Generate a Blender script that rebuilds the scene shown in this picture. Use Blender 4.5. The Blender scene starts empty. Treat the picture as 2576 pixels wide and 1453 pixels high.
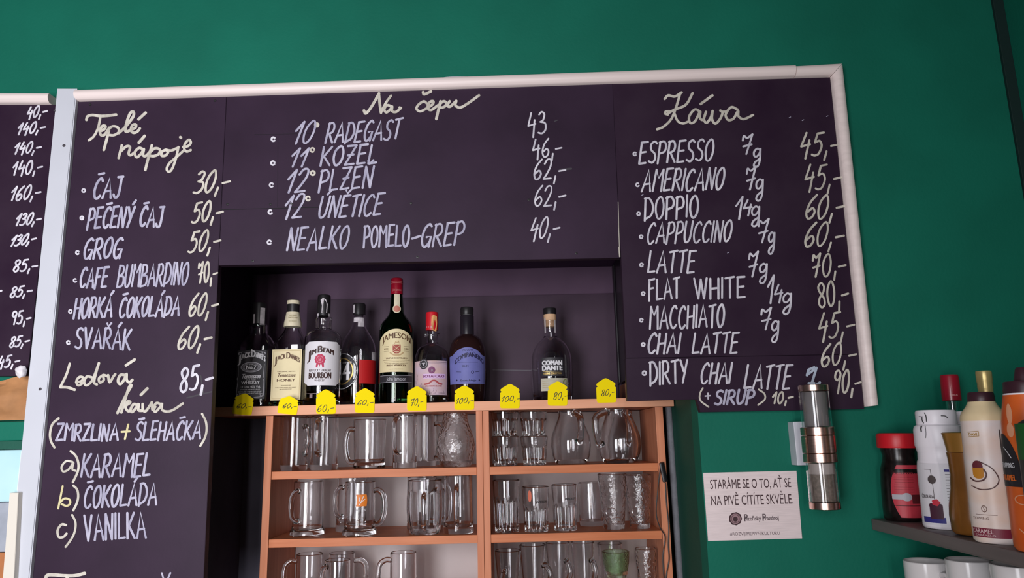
import bpy, bmesh, math, random
from mathutils import Vector, Matrix, noise
rnd = random.Random(7)
sc = bpy.context.scene
COL = sc.collection

# ------------------------------------------------------------------ camera
F_PX, W, H = 1860.0, 2576, 1453
EYE = Vector((0, 0, 1.6))
PITCH, ROLL = math.radians(11.4), math.radians(-1.3)
FW = Vector((0, math.cos(PITCH), math.sin(PITCH)))
_r = FW.cross(Vector((0, 0, 1))).normalized(); _u = _r.cross(FW)
RT = math.cos(ROLL) * _r + math.sin(ROLL) * _u
UP = -math.sin(ROLL) * _r + math.cos(ROLL) * _u
cam_d = bpy.data.cameras.new('camera'); cam = bpy.data.objects.new('camera', cam_d); COL.objects.link(cam)
cam_d.sensor_width = 36; cam_d.lens = F_PX / W * 36; cam_d.clip_start = 0.05
m = Matrix((RT, UP, -FW)).transposed().to_4x4(); m.translation = EYE
cam.matrix_world = m
sc.camera = cam

# ------------------------------------------------------------------ light
sc.view_settings.view_transform = 'Standard'; sc.view_settings.look = 'None'
sc.view_settings.gamma = 1; sc.view_settings.use_curve_mapping = False
sc.view_settings.exposure = 0.0
sc.cycles.max_bounces = 20; sc.cycles.transmission_bounces = 18; sc.cycles.glossy_bounces = 6; sc.cycles.diffuse_bounces = 4
wd = bpy.data.worlds.new('room_air'); sc.world = wd; wd.use_nodes = True
wd.node_tree.nodes['Background'].inputs[0].default_value = (0.80, 0.78, 0.84, 1)
wd.node_tree.nodes['Background'].inputs[1].default_value = 0.065
def window_light(name, loc, target, sx, sy, power, col, spread=120):
    d = bpy.data.lights.new(name, 'AREA'); d.shape = 'RECTANGLE'; d.size = sx; d.size_y = sy; d.energy = power; d.color = col; d.spread = math.radians(spread)
    o = bpy.data.objects.new(name, d); COL.objects.link(o); o.location = loc
    o.rotation_euler = (Vector(target) - Vector(loc)).to_track_quat('-Z', 'Y').to_euler()
    return o
window_light('daylight_window_main', (-0.95, -1.0, 1.55), (-1.0, 1.7, 1.72), 0.85, 1.6, 36, (0.94, 0.955, 1.0), 115)
window_light('daylight_window_rear', (-0.25, -2.4, 1.8), (-0.5, 1.7, 1.6), 0.11, 1.6, 9, (1.0, 0.95, 0.93), 130)
window_light('daylight_window_rear', (0.06, -2.4, 1.8), (-0.5, 1.7, 1.6), 0.11, 1.6, 7, (1.0, 0.95, 0.93), 130)

# ------------------------------------------------------------------ pixel -> place on a real plane
def ray(px, py): return FW + (px - W / 2) / F_PX * RT - (py - H / 2) / F_PX * UP
def onY(px, py, Y): d = ray(px, py); return EYE + d * (Y / d.y)
def px_size(P): return (Vector(P) - EYE).dot(FW) / F_PX       # metres per pixel at P

# ------------------------------------------------------------------ materials
def srgb(r, g, b): return tuple(((c / 255) / 12.92 if c / 255 <= 0.04045 else ((c / 255 + 0.055) / 1.055) ** 2.4) for c in (r, g, b))
MATS = {}
def mat(name, col, rough=0.5, metal=0.0, var=0.0, scale=20.0, bump=0.0, trans=0.0, ior=1.45, stretch=(1, 1, 1), col2=None, spec=0.5, coat=0.0, bscale=None, detail=4):
    if name in MATS: return MATS[name]
    mt = bpy.data.materials.new(name); mt.use_nodes = True; nt = mt.node_tree; b = nt.nodes['Principled BSDF']
    b.inputs['Roughness'].default_value = rough; b.inputs['Metallic'].default_value = metal
    b.inputs['IOR'].default_value = ior; b.inputs['Transmission Weight'].default_value = trans
    b.inputs['Specular IOR Level'].default_value = spec; b.inputs['Coat Weight'].default_value = coat
    b.inputs['Base Color'].default_value = (*col, 1)
    if var or col2 or bump:
        tc = nt.nodes.new('ShaderNodeTexCoord'); mp = nt.nodes.new('ShaderNodeMapping'); mp.inputs['Scale'].default_value = stretch
        nt.links.new(tc.outputs['Object'], mp.inputs['Vector'])
        n = nt.nodes.new('ShaderNodeTexNoise'); n.inputs['Scale'].default_value = scale; n.inputs['Detail'].default_value = detail
        nt.links.new(mp.outputs['Vector'], n.inputs['Vector'])
        if var or col2:
            r = nt.nodes.new('ShaderNodeValToRGB'); r.color_ramp.elements[0].position = 0.33; r.color_ramp.elements[1].position = 0.68
            c2 = col2 or tuple(min(1, c * (1 + var)) for c in col); c1 = col if col2 else tuple(c * (1 - var) for c in col)
            r.color_ramp.elements[0].color = (*c1, 1); r.color_ramp.elements[1].color = (*c2, 1)
            nt.links.new(n.outputs['Fac'], r.inputs['Fac']); nt.links.new(r.outputs['Color'], b.inputs['Base Color'])
        if bump:
            n2 = n
            if bscale:
                n2 = nt.nodes.new('ShaderNodeTexNoise'); n2.inputs['Scale'].default_value = bscale; nt.links.new(mp.outputs['Vector'], n2.inputs['Vector'])
            bp = nt.nodes.new('ShaderNodeBump'); bp.inputs['Strength'].default_value = bump; bp.inputs['Distance'].default_value = 0.004
            nt.links.new(n2.outputs['Fac'], bp.inputs['Height']); nt.links.new(bp.outputs['Normal'], b.inputs['Normal'])
    MATS[name] = mt
    return mt
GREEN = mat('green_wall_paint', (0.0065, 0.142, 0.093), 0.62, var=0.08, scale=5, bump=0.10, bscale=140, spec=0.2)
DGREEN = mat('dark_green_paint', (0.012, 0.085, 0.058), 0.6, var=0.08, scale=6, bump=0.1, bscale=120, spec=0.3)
LIFTEDBLACK = mat('black_niche_paint_lifted', (0.115, 0.068, 0.112), 0.55, var=0.12, scale=7, bump=0.03, bscale=90, spec=0.15)  # niche black lightened to make up for the shade under the boards
BOARD = mat('chalkboard_paint', (0.034, 0.0185, 0.036), 0.45, var=0.18, scale=5, bump=0.015, bscale=160, spec=0.14)
BOARD2 = mat('chalkboard_paint_worn', (0.024, 0.0105, 0.025), 0.42, col2=(0.036, 0.020, 0.036), scale=7, bump=0.02, bscale=120, spec=0.14)
SEAM = mat('dark_seam', (0.004, 0.004, 0.005), 0.8)
CHALK = mat('lilac_chalk_ink', (0.33, 0.31, 0.42), 0.8, col2=(0.52, 0.49, 0.60), scale=70, stretch=(1, 1, 0.5))
CHALKW = mat('white_chalk_ink', (0.50, 0.47, 0.54), 0.8, col2=(0.74, 0.70, 0.76), scale=70, stretch=(1, 1, 0.5))
CREAM = mat('cream_chalk_ink', (0.46, 0.42, 0.36), 0.8, col2=(0.68, 0.63, 0.55), scale=70, stretch=(1, 1, 0.5))
YCHALK = mat('yellow_chalk_ink', (0.58, 0.50, 0.25), 0.8, col2=(0.70, 0.63, 0.38), scale=70)
BCHALK = mat('bluish_chalk_ink', (0.36, 0.41, 0.52), 0.8, col2=(0.5, 0.55, 0.66), scale=70)
MOULD = mat('pale_varnished_wood', (0.86, 0.72, 0.69), 0.38, var=0.06, scale=14, stretch=(0.15, 6, 6), spec=0.4)
WHITEP = mat('white_gloss_paint', (0.57, 0.575, 0.63), 0.35, var=0.03, scale=6, bump=0.04, bscale=40)
def wood(name, a, b, stretch=(0.6, 6, 8), rough=0.42): return mat(name, a, rough, col2=b, scale=9, stretch=stretch, bump=0.05, bscale=30, detail=6, spec=0.18)
PLANK = wood('light_beech_edge', (0.74, 0.34, 0.20), (0.82, 0.40, 0.25))
WOOD = wood('reddish_beech', (0.52, 0.160, 0.068), (0.62, 0.215, 0.098))
WOODV = wood('reddish_beech_upright', (0.54, 0.185, 0.092), (0.66, 0.26, 0.145), stretch=(8, 6, 0.5))
BROWN = wood('dark_brown_wood', (0.16, 0.06, 0.025), (0.22, 0.09, 0.04))
CABBACK = mat('white_laminate', (0.44, 0.375, 0.37), 0.5, var=0.05, scale=5)
GLASS = mat('clear_glass', (0.97, 0.965, 0.975), 0.0, trans=1.0, ior=1.47)
GREENGLASS = mat('green_glass', (0.05, 0.20, 0.06), 0.0, trans=1.0, ior=1.47)
PALEGREENGLASS = mat('pale_green_glass', (0.66, 0.82, 0.60), 0.02, trans=1.0, ior=1.47, bump=0.5, bscale=260)
DARKGLASS = mat('near_black_glass', (0.030, 0.012, 0.012), 0.02, trans=0.25, ior=1.47)
RIPGLASS = mat('hammered_glass', (0.97, 0.965, 0.97), 0.0, trans=1.0, ior=1.47, bump=0.55, bscale=95)
WHISKEY = mat('whiskey', (0.42, 0.14, 0.03), 0.0, trans=1.0, ior=1.34)
BLACK = mat('black_plastic', (0.014, 0.012, 0.014), 0.4)
INK = mat('black_ink', (0.015, 0.013, 0.015), 0.6)
BLABEL = mat('black_label_paper', (0.022, 0.019, 0.024), 0.5)
WLABEL = mat('white_label_paper', (0.74, 0.70, 0.74), 0.55)
CLABEL = mat('cream_label_paper', (0.74, 0.62, 0.37), 0.55, var=0.04, scale=30)
CLABELS = mat('pale_cream_paper', (0.66, 0.58, 0.42), 0.6, var=0.08, scale=60)
WHITEINK = mat('white_ink', (0.75, 0.73, 0.76), 0.6)
GREYINK = mat('silver_ink', (0.42, 0.40, 0.44), 0.55)
REDINK = mat('red_ink', (0.55, 0.025, 0.05), 0.55)
GOLD = mat('gold_ink', (0.62, 0.42, 0.14), 0.35, metal=0.6)
REDCAP = mat('dark_red_metal', (0.33, 0.006, 0.022), 0.32, coat=0.2)
REDCAP2 = mat('bright_red_plastic', (0.60, 0.012, 0.022), 0.4)
REDLABEL = mat('red_label_paper', (0.50, 0.012, 0.014), 0.5)
BLUELABEL = mat('blue_label_paper', (0.15, 0.155, 0.42), 0.6, var=0.06, scale=40)
PINKLABEL = mat('pink_label_paper', (0.62, 0.40, 0.36), 0.55, col2=(0.55, 0.42, 0.52), scale=22)
PINKINK = mat('magenta_ink', (0.45, 0.06, 0.35), 0.6)
LILAC = mat('lilac_band', (0.68, 0.45, 0.72), 0.6)
CORK = mat('pale_cork', (0.68, 0.42, 0.25), 0.7, var=0.1, scale=60)
STRIP = mat('tax_strip_paper', (0.52, 0.47, 0.50), 0.6, var=0.25, scale=80)
ORSTRIP = mat('orange_tax_strip', (0.72, 0.36, 0.13), 0.6, var=0.2, scale=80)
YELLOW = mat('yellow_card', (0.95, 0.73, 0.004), 0.7, spec=0.08)
COPPER = mat('copper_brushed_metal', (0.62, 0.42, 0.36), 0.24, metal=1.0, var=0.12, scale=40, stretch=(1, 1, 12))
FROST = mat('frosted_glass_tube', (0.25, 0.23, 0.23), 0.5, var=0.05, scale=30)
FROSTG = mat('sandy_glass_tube', (0.24, 0.195, 0.16), 0.5, var=0.25, scale=160)
STEEL = mat('brushed_steel_plate', (0.86, 0.72, 0.72), 0.45, metal=0.2, var=0.06, scale=30, stretch=(1, 1, 14))
PLATEINK = mat('brown_engraving', (0.055, 0.022, 0.028), 0.6)
GREY = mat('grey_foam', (0.16, 0.16, 0.18), 0.8, var=0.1, scale=60, bump=0.3, bscale=200)
SHELFG = mat('grey_brown_laminate', (0.150, 0.118, 0.115), 0.5, var=0.1, scale=8, stretch=(6, 0.4, 6))
PORC = mat('white_porcelain', (0.72, 0.68, 0.68), 0.16)
WPLAST = mat('white_plastic', (0.92, 0.86, 0.91), 0.38)
AMBER = mat('amber_coffee_jar', (0.20, 0.075, 0.014), 0.22, var=0.2, scale=14)
COFFEE = mat('dark_coffee', (0.010, 0.006, 0.006), 0.25, var=0.4, scale=90)
GOLDLID = mat('gold_brown_lid', (0.34, 0.16, 0.030), 0.35, metal=0.25)
GOLDCAP = mat('pale_gold_foil', (0.58, 0.45, 0.19), 0.32, metal=0.5, var=0.08, scale=40)
BRCAP = mat('dark_brown_cap', (0.045, 0.014, 0.022), 0.4)
CARAM = mat('caramel_sleeve', (0.86, 0.64, 0.52), 0.4, col2=(0.88, 0.80, 0.79), scale=9, stretch=(1, 1, 2))
CARAMCREAM = mat('cream_plastic', (0.84, 0.66, 0.40), 0.4)
ORANGE = mat('orange_sleeve', (0.70, 0.10, 0.012), 0.38, col2=(0.78, 0.16, 0.03), scale=14)
ORPINK = mat('pale_orange_print', (0.80, 0.36, 0.20), 0.5)
DKGREEN = mat('dark_green_label', (0.005, 0.10, 0.016), 0.5)
KRAFT = mat('kraft_paper', (0.45, 0.21, 0.085), 0.75, var=0.2, scale=18, bump=0.3, bscale=25)
PBLUE = mat('pale_blue_plastic', (0.42, 0.66, 0.72), 0.35, col2=(0.55, 0.78, 0.82), scale=6)
CREAMP = mat('cream_paint', (0.72, 0.66, 0.58), 0.45)
GREYBLUE = mat('grey_blue_metal', (0.34, 0.36, 0.42), 0.45, var=0.15, scale=20)
RUST = mat('orange_brown_wood', (0.42, 0.15, 0.05), 0.5, var=0.15, scale=20)

# ------------------------------------------------------------------ object helpers
def link(name, bm, material, parent=None, origin=None, smooth=False, label=None):
    """One mesh object; verts are given in world space and stored relative to origin (or the parent's place)."""
    o_loc = Vector(origin) if origin is not None else Vector((0, 0, 0))
    base = o_loc if parent is None else parent['_at']
    base = Vector(base)
    for v in bm.verts: v.co -= base
    bmesh.ops.recalc_face_normals(bm, faces=bm.faces) if smooth != 'art' else None
    me = bpy.data.meshes.new(name); bm.to_mesh(me); bm.free()
    if smooth is True:
        for p in me.polygons: p.use_smooth = True
        me.set_sharp_from_angle(angle=math.radians(38))
    me.materials.append(material)
    o = bpy.data.objects.new(name, me); COL.objects.link(o)
    if parent is None: o.location = base
    else: o.parent = parent
    o['_at'] = tuple(base)
    if label: o['label'] = label
    return o
def tag(o, label, cat, group=None):
    o['label'] = label; o['category'] = cat
    if group: o['group'] = group
    return o
def thing(name, at, label, cat, group=None):
    o = bpy.data.objects.new(name, None); COL.objects.link(o); o.location = at; o['_at'] = tuple(at); o.empty_display_size = 0.05
    return tag(o, label, cat, group)
def struct(o): o['kind'] = 'structure'; return o
def box(bm, x0, x1, y0, y1, z0, z1, bev=0.0):
    vs = [bm.verts.new((x, y, z)) for x in (x0, x1) for y in (y0, y1) for z in (z0, z1)]
    fs = [bm.faces.new([vs[i] for i in f]) for f in ((0, 1, 3, 2), (4, 6, 7, 5), (0, 4, 5, 1), (2, 3, 7, 6), (0, 2, 6, 4), (1, 5, 7, 3))]
    if bev: bmesh.ops.bevel(bm, geom=list({e for f in fs for e in f.edges}), offset=bev, segments=2, profile=0.6, affect='EDGES')
    return bm
def boxo(name, x0, x1, y0, y1, z0, z1, material, parent=None, bev=0.0, label=None):
    bm = bmesh.new(); box(bm, x0, x1, y0, y1, z0, z1, bev)
    return link(name, bm, material, parent, ((x0 + x1) / 2, (y0 + y1) / 2, z0), label=label)
def slab(name, quad, Yf, Yb, material, parent=None, bev=0.0006):
    """A board: outline given as photo points on its front plane Yf, straight back to Yb."""
    bm = bmesh.new(); P = [onY(x, y, Yf) for x, y in quad]
    a = [bm.verts.new(p) for p in P]; b = [bm.verts.new((p.x, Yb, p.z)) for p in P]; n = len(P)
    bm.faces.new(a); bm.faces.new(b[::-1])
    for i in range(n): bm.faces.new((a[i], b[i], b[(i + 1) % n], a[(i + 1) % n]))
    if bev: bmesh.ops.bevel(bm, geom=[e for e in bm.edges if abs(e.verts[0].co.y - Yf) < 1e-6 and abs(e.verts[1].co.y - Yf) < 1e-6], offset=bev, segments=2, affect='EDGES')
    c = sum(P, Vector()) / n
    return link(name, bm, material, parent, (c.x, Yb, min(p.z for p in P)))
def lathe(bm, prof, cx, cy, z0, seg=40, sq=None, flute=None):
    """prof = [(r, z)]; sq(z) -> 0 round .. 1 square; flute(z) -> (n, depth)."""
    rings = []
    for r, z in prof:
        if r < 1e-5: rings.append([bm.verts.new((cx, cy, z0 + z))]); continue
        ring = []
        for k in range(seg):
            t = 2 * math.pi * k / seg
            q = sq(z) if sq else 0.0
            rr = r
            if q: rr = r * ((1 - q) + q / (abs(math.cos(t)) ** 7 + abs(math.sin(t)) ** 7) ** (1 / 7))
            if flute:
                n, d = flute(z)
                if n: rr -= d * (1 - abs(math.cos(n * t / 2)))
            ring.append(bm.verts.new((cx + rr * math.sin(t), cy - rr * math.cos(t), z0 + z)))
        rings.append(ring)
    for a, b in zip(rings, rings[1:]):
        if len(a) == 1 and len(b) == 1: continue
        for k in range(seg):
            k2 = (k + 1) % seg
            if len(a) == 1: bm.faces.new((a[0], b[k2], b[k]))
            elif len(b) == 1: bm.faces.new((a[k], a[k2], b[0]))
            else: bm.faces.new((a[k], a[k2], b[k2], b[k]))
    return bm
def tube(bm, pts, r, seg=10, cap=True, flat=1.0):
    pts = [Vector(p) for p in pts]; n = len(pts); rings = []; prev = None
    for i, p in enumerate(pts):
        t = (pts[min(i + 1, n - 1)] - pts[max(i - 1, 0)]).normalized()
        if prev is None: prev = t.orthogonal().normalized()
        a = (prev - t * prev.dot(t)).normalized(); b = t.cross(a); prev = a
        rr = r(i / (n - 1)) if callable(r) else r
        rings.append([bm.verts.new(p + rr * (math.cos(2 * math.pi * k / seg) * a + math.sin(2 * math.pi * k / seg) * b * flat)) for k in range(seg)])
    for a, b in zip(rings, rings[1:]):
        for k in range(seg): bm.faces.new((a[k], a[(k + 1) % seg], b[(k + 1) % seg], b[k]))
    if cap: bm.faces.new(rings[0][::-1]); bm.faces.new(rings[-1])
    return bm
def smooth_path(P, n=7):
    P = [Vector(p) for p in P]
    if len(P) < 3: return P
    closed = (P[0] - P[-1]).length < 1e-6
    out = []
    for i in range(len(P) - 1):
        p1, p2 = P[i], P[i + 1]
        p0 = P[i - 1] if i else (P[-2] if closed else 2 * p1 - p2)
        p3 = P[i + 2] if i + 2 < len(P) else (P[1] if closed else 2 * p2 - p1)
        for k in range(n):
            t = k / n
            out.append(0.5 * ((2 * p1) + (p2 - p0) * t + (2 * p0 - 5 * p1 + 4 * p2 - p3) * t * t + (3 * p1 - p0 - 3 * p2 + p3) * t ** 3))
    out.append(P[-1])
    return out

# ------------------------------------------------------------------ drawing (writing and printed marks)
GLY = {
 'A': (.6, "0,0 .3,1 .6,0|.1,.33 .5,.36"), 'B': (.5, "0,0 .05,1|~.03,1 .38,.95 .4,.66 .08,.52|~.08,.52 .48,.46 .46,.1 0,.01"),
 'C': (.5, "~.5,.86 .36,1 .12,.8 .02,.4 .12,.06 .3,0 .48,.14"), 'D': (.52, "0,-.05 .05,1|~0,.98 .3,.97 .52,.6 .4,.2 0,.02"),
 'E': (.45, "0,0 .05,1|.03,1 .45,1.02|.03,.52 .38,.55|0,0 .42,.03"), 'F': (.45, "0,-.05 .06,1|.03,.97 .46,1.02|.04,.55 .36,.58"),
 'G': (.55, "~.5,.9 .36,1 .12,.8 .02,.4 .12,.05 .3,0 .5,.2|.28,.42 .54,.45 .48,-.02"), 'H': (.5, "0,0 .04,1|.46,0 .5,1|.02,.5 .48,.54"),
 'I': (.06, "0,0 .05,1"), 'J': (.45, ".12,1 .48,1.02|~.38,1 .38,.3 .3,.03 .12,0 0,.15"), 'K': (.5, "0,0 .04,1|.5,1 .06,.42|.12,.5 .5,0"),
 'L': (.43, ".05,1 0,.02|0,.02 .43,.05"), 'M': (.6, "0,0 .06,1|.06,.98 .3,.6 .56,1|.56,1 .6,-.02"), 'N': (.5, "0,0 .05,1|.05,1 .42,0|.42,0 .5,1"),
 'O': (.5, "~.28,1 .06,.78 0,.4 .1,.05 .25,0 .43,.2 .5,.6 .42,.92 .28,1"), 'P': (.46, "0,-.04 .05,1|~0,.95 .3,1 .46,.78 .38,.52 .04,.42"),
 'R': (.5, "0,0 .05,1|~0,.96 .3,1 .44,.78 .36,.54 .05,.44|.16,.46 .5,0"), 'S': (.45, "~.45,.9 .3,1 .08,.88 .1,.62 .36,.42 .42,.18 .25,0 0,.08"),
 'T': (.48, "0,.95 .5,1.02|.26,.97 .23,0"), 'U': (.5, "~.03,1 0,.4 .08,.05 .24,0 .4,.15 .46,.5 .5,1"), 'V': (.5, "0,1 .22,0|.22,0 .5,1"),
 'W': (.72, "0,1 .2,0|.2,0 .38,.95|.38,.95 .52,0|.52,0 .72,1"), 'Y': (.48, "0,1 .22,.5|.5,1 .12,0"), 'Z': (.5, ".02,1 .5,1.02|.5,1.02 0,0|0,0 .48,.04"),
 'z': (.5, ".02,1 .5,1.02|.5,1.02 0,0|0,0 .48,.04|.1,.5 .4,.54"),
 '0': (.45, "~.26,1 .06,.75 0,.4 .08,.06 .22,0 .38,.2 .45,.6 .38,.92 .26,1"), '1': (.3, "0,.6 .3,1|.3,1 .18,0"),
 '2': (.45, "~0,.78 .15,1 .36,.97 .38,.68 .2,.3 0,.01|0,.01 .45,.03"), '3': (.42, "~.04,.88 .2,1 .36,.88 .28,.62 .12,.54|~.12,.54 .4,.46 .42,.16 .22,0 0,.04"),
 '4': (.46, ".2,1.02 .02,.42|.02,.42 .46,.5|.4,.68 .32,-.12"), '5': (.46, ".46,1 .14,.97|.14,.97 .07,.58|~.07,.58 .3,.64 .44,.4 .34,.08 .15,0 0,.05"),
 '6': (.44, "~.42,1.02 .14,.7 .02,.3 .12,.02 .32,.05 .43,.28 .3,.45 .08,.3"), '7': (.44, "~.02,.72 .06,.96 .2,.84 .3,.9 .44,1.02|.44,1.02 .2,-.02|.05,.4 .42,.48"),
 '8': (.42, "~.42,.85 .25,1 .06,.85 .14,.62 .36,.38 .38,.12 .2,0 .04,.15 .1,.4 .34,.6 .42,.85"), '9': (.42, "~.42,.8 .24,.58 .04,.7 .1,.95 .3,1 .42,.8|.42,.8 .28,-.02"),
 ',': (.12, ".1,.16 .04,-.22"), '-': (.4, "0,.38 .4,.43"), '+': (.4, ".2,.15 .24,.95|0,.5 .42,.56"), '.': (.1, ".03,.0 .06,.04"), ' ': (.3, ""),
 'g': (1.0, "~.85,.92 .5,1 .12,.85 .16,.62 .5,.58 .82,.75 .92,.97|~.92,.97 .9,.4 .72,.08 .4,0 .15,.1 .3,.27 .6,.36 .85,.44"),
}
ACC = {'Č': 'C-', 'Š': 'S-', 'Ř': 'Rv', 'Ě': 'Ev', 'Ň': 'Nv', 'Á': "A'", 'Ý': "Y'", 'Ú': "U'", 'Ů': "U'"}
FONT_CACHE = {}
def font_mesh(s, bold):
    key = (s, bold)
    if key in FONT_CACHE: return FONT_CACHE[key]
    c = bpy.data.curves.new('tmp', 'FONT'); c.body = s; c.size = 1; c.offset = bold; c.resolution_u = 3; c.dimensions = '2D'; c.fill_mode = 'FRONT'
    o = bpy.data.objects.new('tmp', c); COL.objects.link(o)
    dg = bpy.context.evaluated_depsgraph_get(); me = o.evaluated_get(dg).to_mesh()
    V = [(v.co.x, v.co.y) for v in me.vertices]; Fs = [tuple(p.vertices) for p in me.polygons]
    o.evaluated_get(dg).to_mesh_clear(); bpy.data.objects.remove(o); bpy.data.curves.remove(c)
    FONT_CACHE[key] = (V, Fs)
    return FONT_CACHE[key]
class Art:
    """Flat marks in photo pixels; build() lays them on a surface."""
    def __init__(s): s.v = []; s.f = []; s.d = {}; s.n = 0
    def add(s, V, Fs, step=0.0):
        n = len(s.v); s.v += V
        if step:
            s.n += 1
            for i in range(len(V)): s.d[n + i] = (s.n % 6) * 4e-5 + (i // 2) * step
        s.f += [tuple(i + n for i in f) for f in Fs]; return s
    def stroke(s, pts, w, smooth=False):
        P = [Vector((p[0], p[1])) for p in pts]
        if smooth: P = smooth_path(P, 6)
        elif len(P) == 2: P = [P[0].lerp(P[1], t / 3) for t in range(4)]
        n = len(P)
        if n < 2: return s
        V = []; T = []
        for i in range(n):
            t = P[min(i + 1, n - 1)] - P[max(i - 1, 0)]
            T.append(t.normalized() if t.length > 1e-9 else Vector((1, 0)))
        ww = w * (0.82 + 0.14 * rnd.random())
        def cross(p, t, k): nn = Vector((-t.y, t.x)) * (ww / 2 * k); V.append(tuple(p + nn)); V.append(tuple(p - nn))
        cross(P[0] - T[0] * ww * .42, T[0], .5); cross(P[0] - T[0] * ww * .2, T[0], .86)
        for p, t in zip(P, T): cross(p, t, 1)
        cross(P[-1] + T[-1] * ww * .2, T[-1], .86); cross(P[-1] + T[-1] * ww * .42, T[-1], .5)
        return s.add(V, [(2 * i, 2 * i + 1, 2 * i + 3, 2 * i + 2) for i in range(len(V) // 2 - 1)], 1.2e-5)
    def word(s, text, bl, br, tl, w, gap=.17):
        L = []; x = 0
        for ch in text:
            a = ACC.get(ch); g = GLY[a[0] if a else ch]
            L.append((x, g, a[1] if a else None)); x += g[0] + gap
        tot = x - gap
        bl, br, tl = Vector(bl), Vector(br), Vector(tl); U = (br - bl) / tot; Vv = tl - bl
        def M(px, py): return bl + U * px + Vv * py
        for x, g, acc in L:
            jy = rnd.uniform(-.03, .03)
            for st in g[1].split('|'):
                if not st: continue
                c = st[0] == '~'; pts = [tuple(map(float, q.split(','))) for q in st.lstrip('~').split()]
                s.stroke([M(x + a, b + jy) for a, b in pts], w, c)
            if acc == "'": s.stroke([M(x + .3, 1.1), M(x + .5, 1.3)], w)
            if acc == '-': s.stroke([M(x + .12, 1.17), M(x + .5, 1.22)], w)
            if acc == 'v': s.stroke([M(x + .12, 1.26), M(x + .22, 1.1), M(x + .42, 1.28)], w * .9)
        return s
    def text(s, t, bl, br, tl, bold=0.0, warp=None):
        V, Fs = font_mesh(t, 0.0)
        x0 = min(v[0] for v in V); x1 = max(v[0] for v in V); h = 0.70
        bl, br, tl = Vector(bl), Vector(br), Vector(tl); U = (br - bl) / (x1 - x0); Vv = (tl - bl) / h
        out = [tuple(bl + U * (x - x0) + Vv * y) for x, y in V]
        if not bold: return s.add([warp(*p) for p in out] if warp else out, Fs)
        ex = U.normalized() * (bold * 2.2 * (tl - bl).length / .7)
        for k, q in enumerate((-1, -.33, .33, 1)):
            n = len(s.v); o2 = [(p[0] + ex.x * q, p[1] + ex.y * q) for p in out]
            s.add([warp(*p) for p in o2] if warp else o2, Fs)
            for i in range(n, len(s.v)): s.d[i] = 3e-5 * k
        return s
    def caps(s, parts, warp=None, bold=.02):
        for t, x0, x1, yb, h in parts: s.text(t, (x0, yb), (x1, yb), (x0, yb - h), bold, warp)
        return s
    def line(s, t, cx, yb, w, h, bold=0.0, warp=None): return s.text(t, (cx - w / 2, yb), (cx + w / 2, yb), (cx - w / 2, yb - h), bold, warp)
    def rect(s, x0, y0, x1, y1, nx=1, ny=1, top=None, bot=None):
        V = []
        for j in range(ny + 1):
            for i in range(nx + 1):
                x = x0 + (x1 - x0) * i / nx; a = y0 + (top(x) if top else 0); b = y1 + (bot(x) if bot else 0); V.append((x, a + (b - a) * j / ny))
        return s.add(V, [(j * (nx + 1) + i, j * (nx + 1) + i + 1, (j + 1) * (nx + 1) + i + 1, (j + 1) * (nx + 1) + i) for j in range(ny) for i in range(nx)])
    def ring(s, cx, cy, rx, ry, ri=0.0, n=28, wob=0.0, wn=8):
        V = []; R = [ri, (ri + 1) / 2, 1.0]
        for q in R:
            for k in range(n):
                t = 2 * math.pi * k / n; ww = 1 + (wob * math.cos(wn * t) if q == 1.0 else 0); V.append((cx + rx * q * ww * math.cos(t), cy + ry * q * ww * math.sin(t)))
        return s.add(V, [(j * n + k, j * n + (k + 1) % n, (j + 1) * n + (k + 1) % n, (j + 1) * n + k) for j in range(2) for k in range(n)])
    def poly(s, pts): return s.add([tuple(p) for p in pts], [tuple(range(len(pts)))])
    def build(s, name, mapf, material, parent, label=None):
        bm = bmesh.new(); vs = []
        for i, (x, y) in enumerate(s.v):
            p = Vector(mapf(x, y)); q = s.d.get(i, 0.0)
            vs.append(bm.verts.new(p + (EYE - p).normalized() * q if q else p))
        for f in s.f:
            try: bm.faces.new([vs[i] for i in f])
            except ValueError: pass
        for f in bm.faces:
            f.normal_update()
        return link(name, bm, material, parent, smooth='art', label=label)
def flat(Y): return lambda x, y: onY(x, y, Y)

# ------------------------------------------------------------------ the room
Y_WALL, Y_BRD, Y_CAB, Y_BACK = 1.67, 1.65, 1.90, 2.15
RX0, RX1 = -0.772, 0.407                                  # the recess in the wall
ZR = onY(1100, 678, 2.14).z                               # recess ceiling
def wall_front():
    bm = bmesh.new(); T = 0.06
    box(bm, -1.9, RX0, Y_WALL, Y_WALL + T, 0, 3.1); box(bm, RX1, 1.235, Y_WALL, Y_WALL + T, 0, 3.1); box(bm, RX0, RX1, Y_WALL, Y_WALL + T, ZR, 3.1)
    bmesh.ops.remove_doubles(bm, verts=bm.verts, dist=1e-5)
    return struct(link('wall_back', bm, GREEN))
wall_front()
BLK = mat('black_reveal_paint', (0.040, 0.018, 0.046), 0.6, var=.15, scale=8, spec=.2); GAPLIFT = mat('gap_paint_lifted', (0.11, 0.105, 0.145), 0.6, var=.15, scale=8, spec=.25)  # gap colour below the plank is lifted in place of light that hardly reaches it
ZP = 1.6 + .0705
bm = bmesh.new(); box(bm, RX0 - .05, RX1 + .05, Y_BACK, Y_BACK + .05, ZP, ZR + .05); struct(link('wall_niche_back', bm, LIFTEDBLACK))
bm = bmesh.new(); box(bm, RX0 - .05, RX1 + .05, Y_BACK, Y_BACK + .05, 0, ZP); struct(link('wall_niche_lower', bm, GAPLIFT))
bm = bmesh.new(); box(bm, RX0 - .05, RX0, Y_WALL + .06, Y_BACK, ZP, ZR); struct(link('wall_niche_left', bm, BLK))
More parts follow.
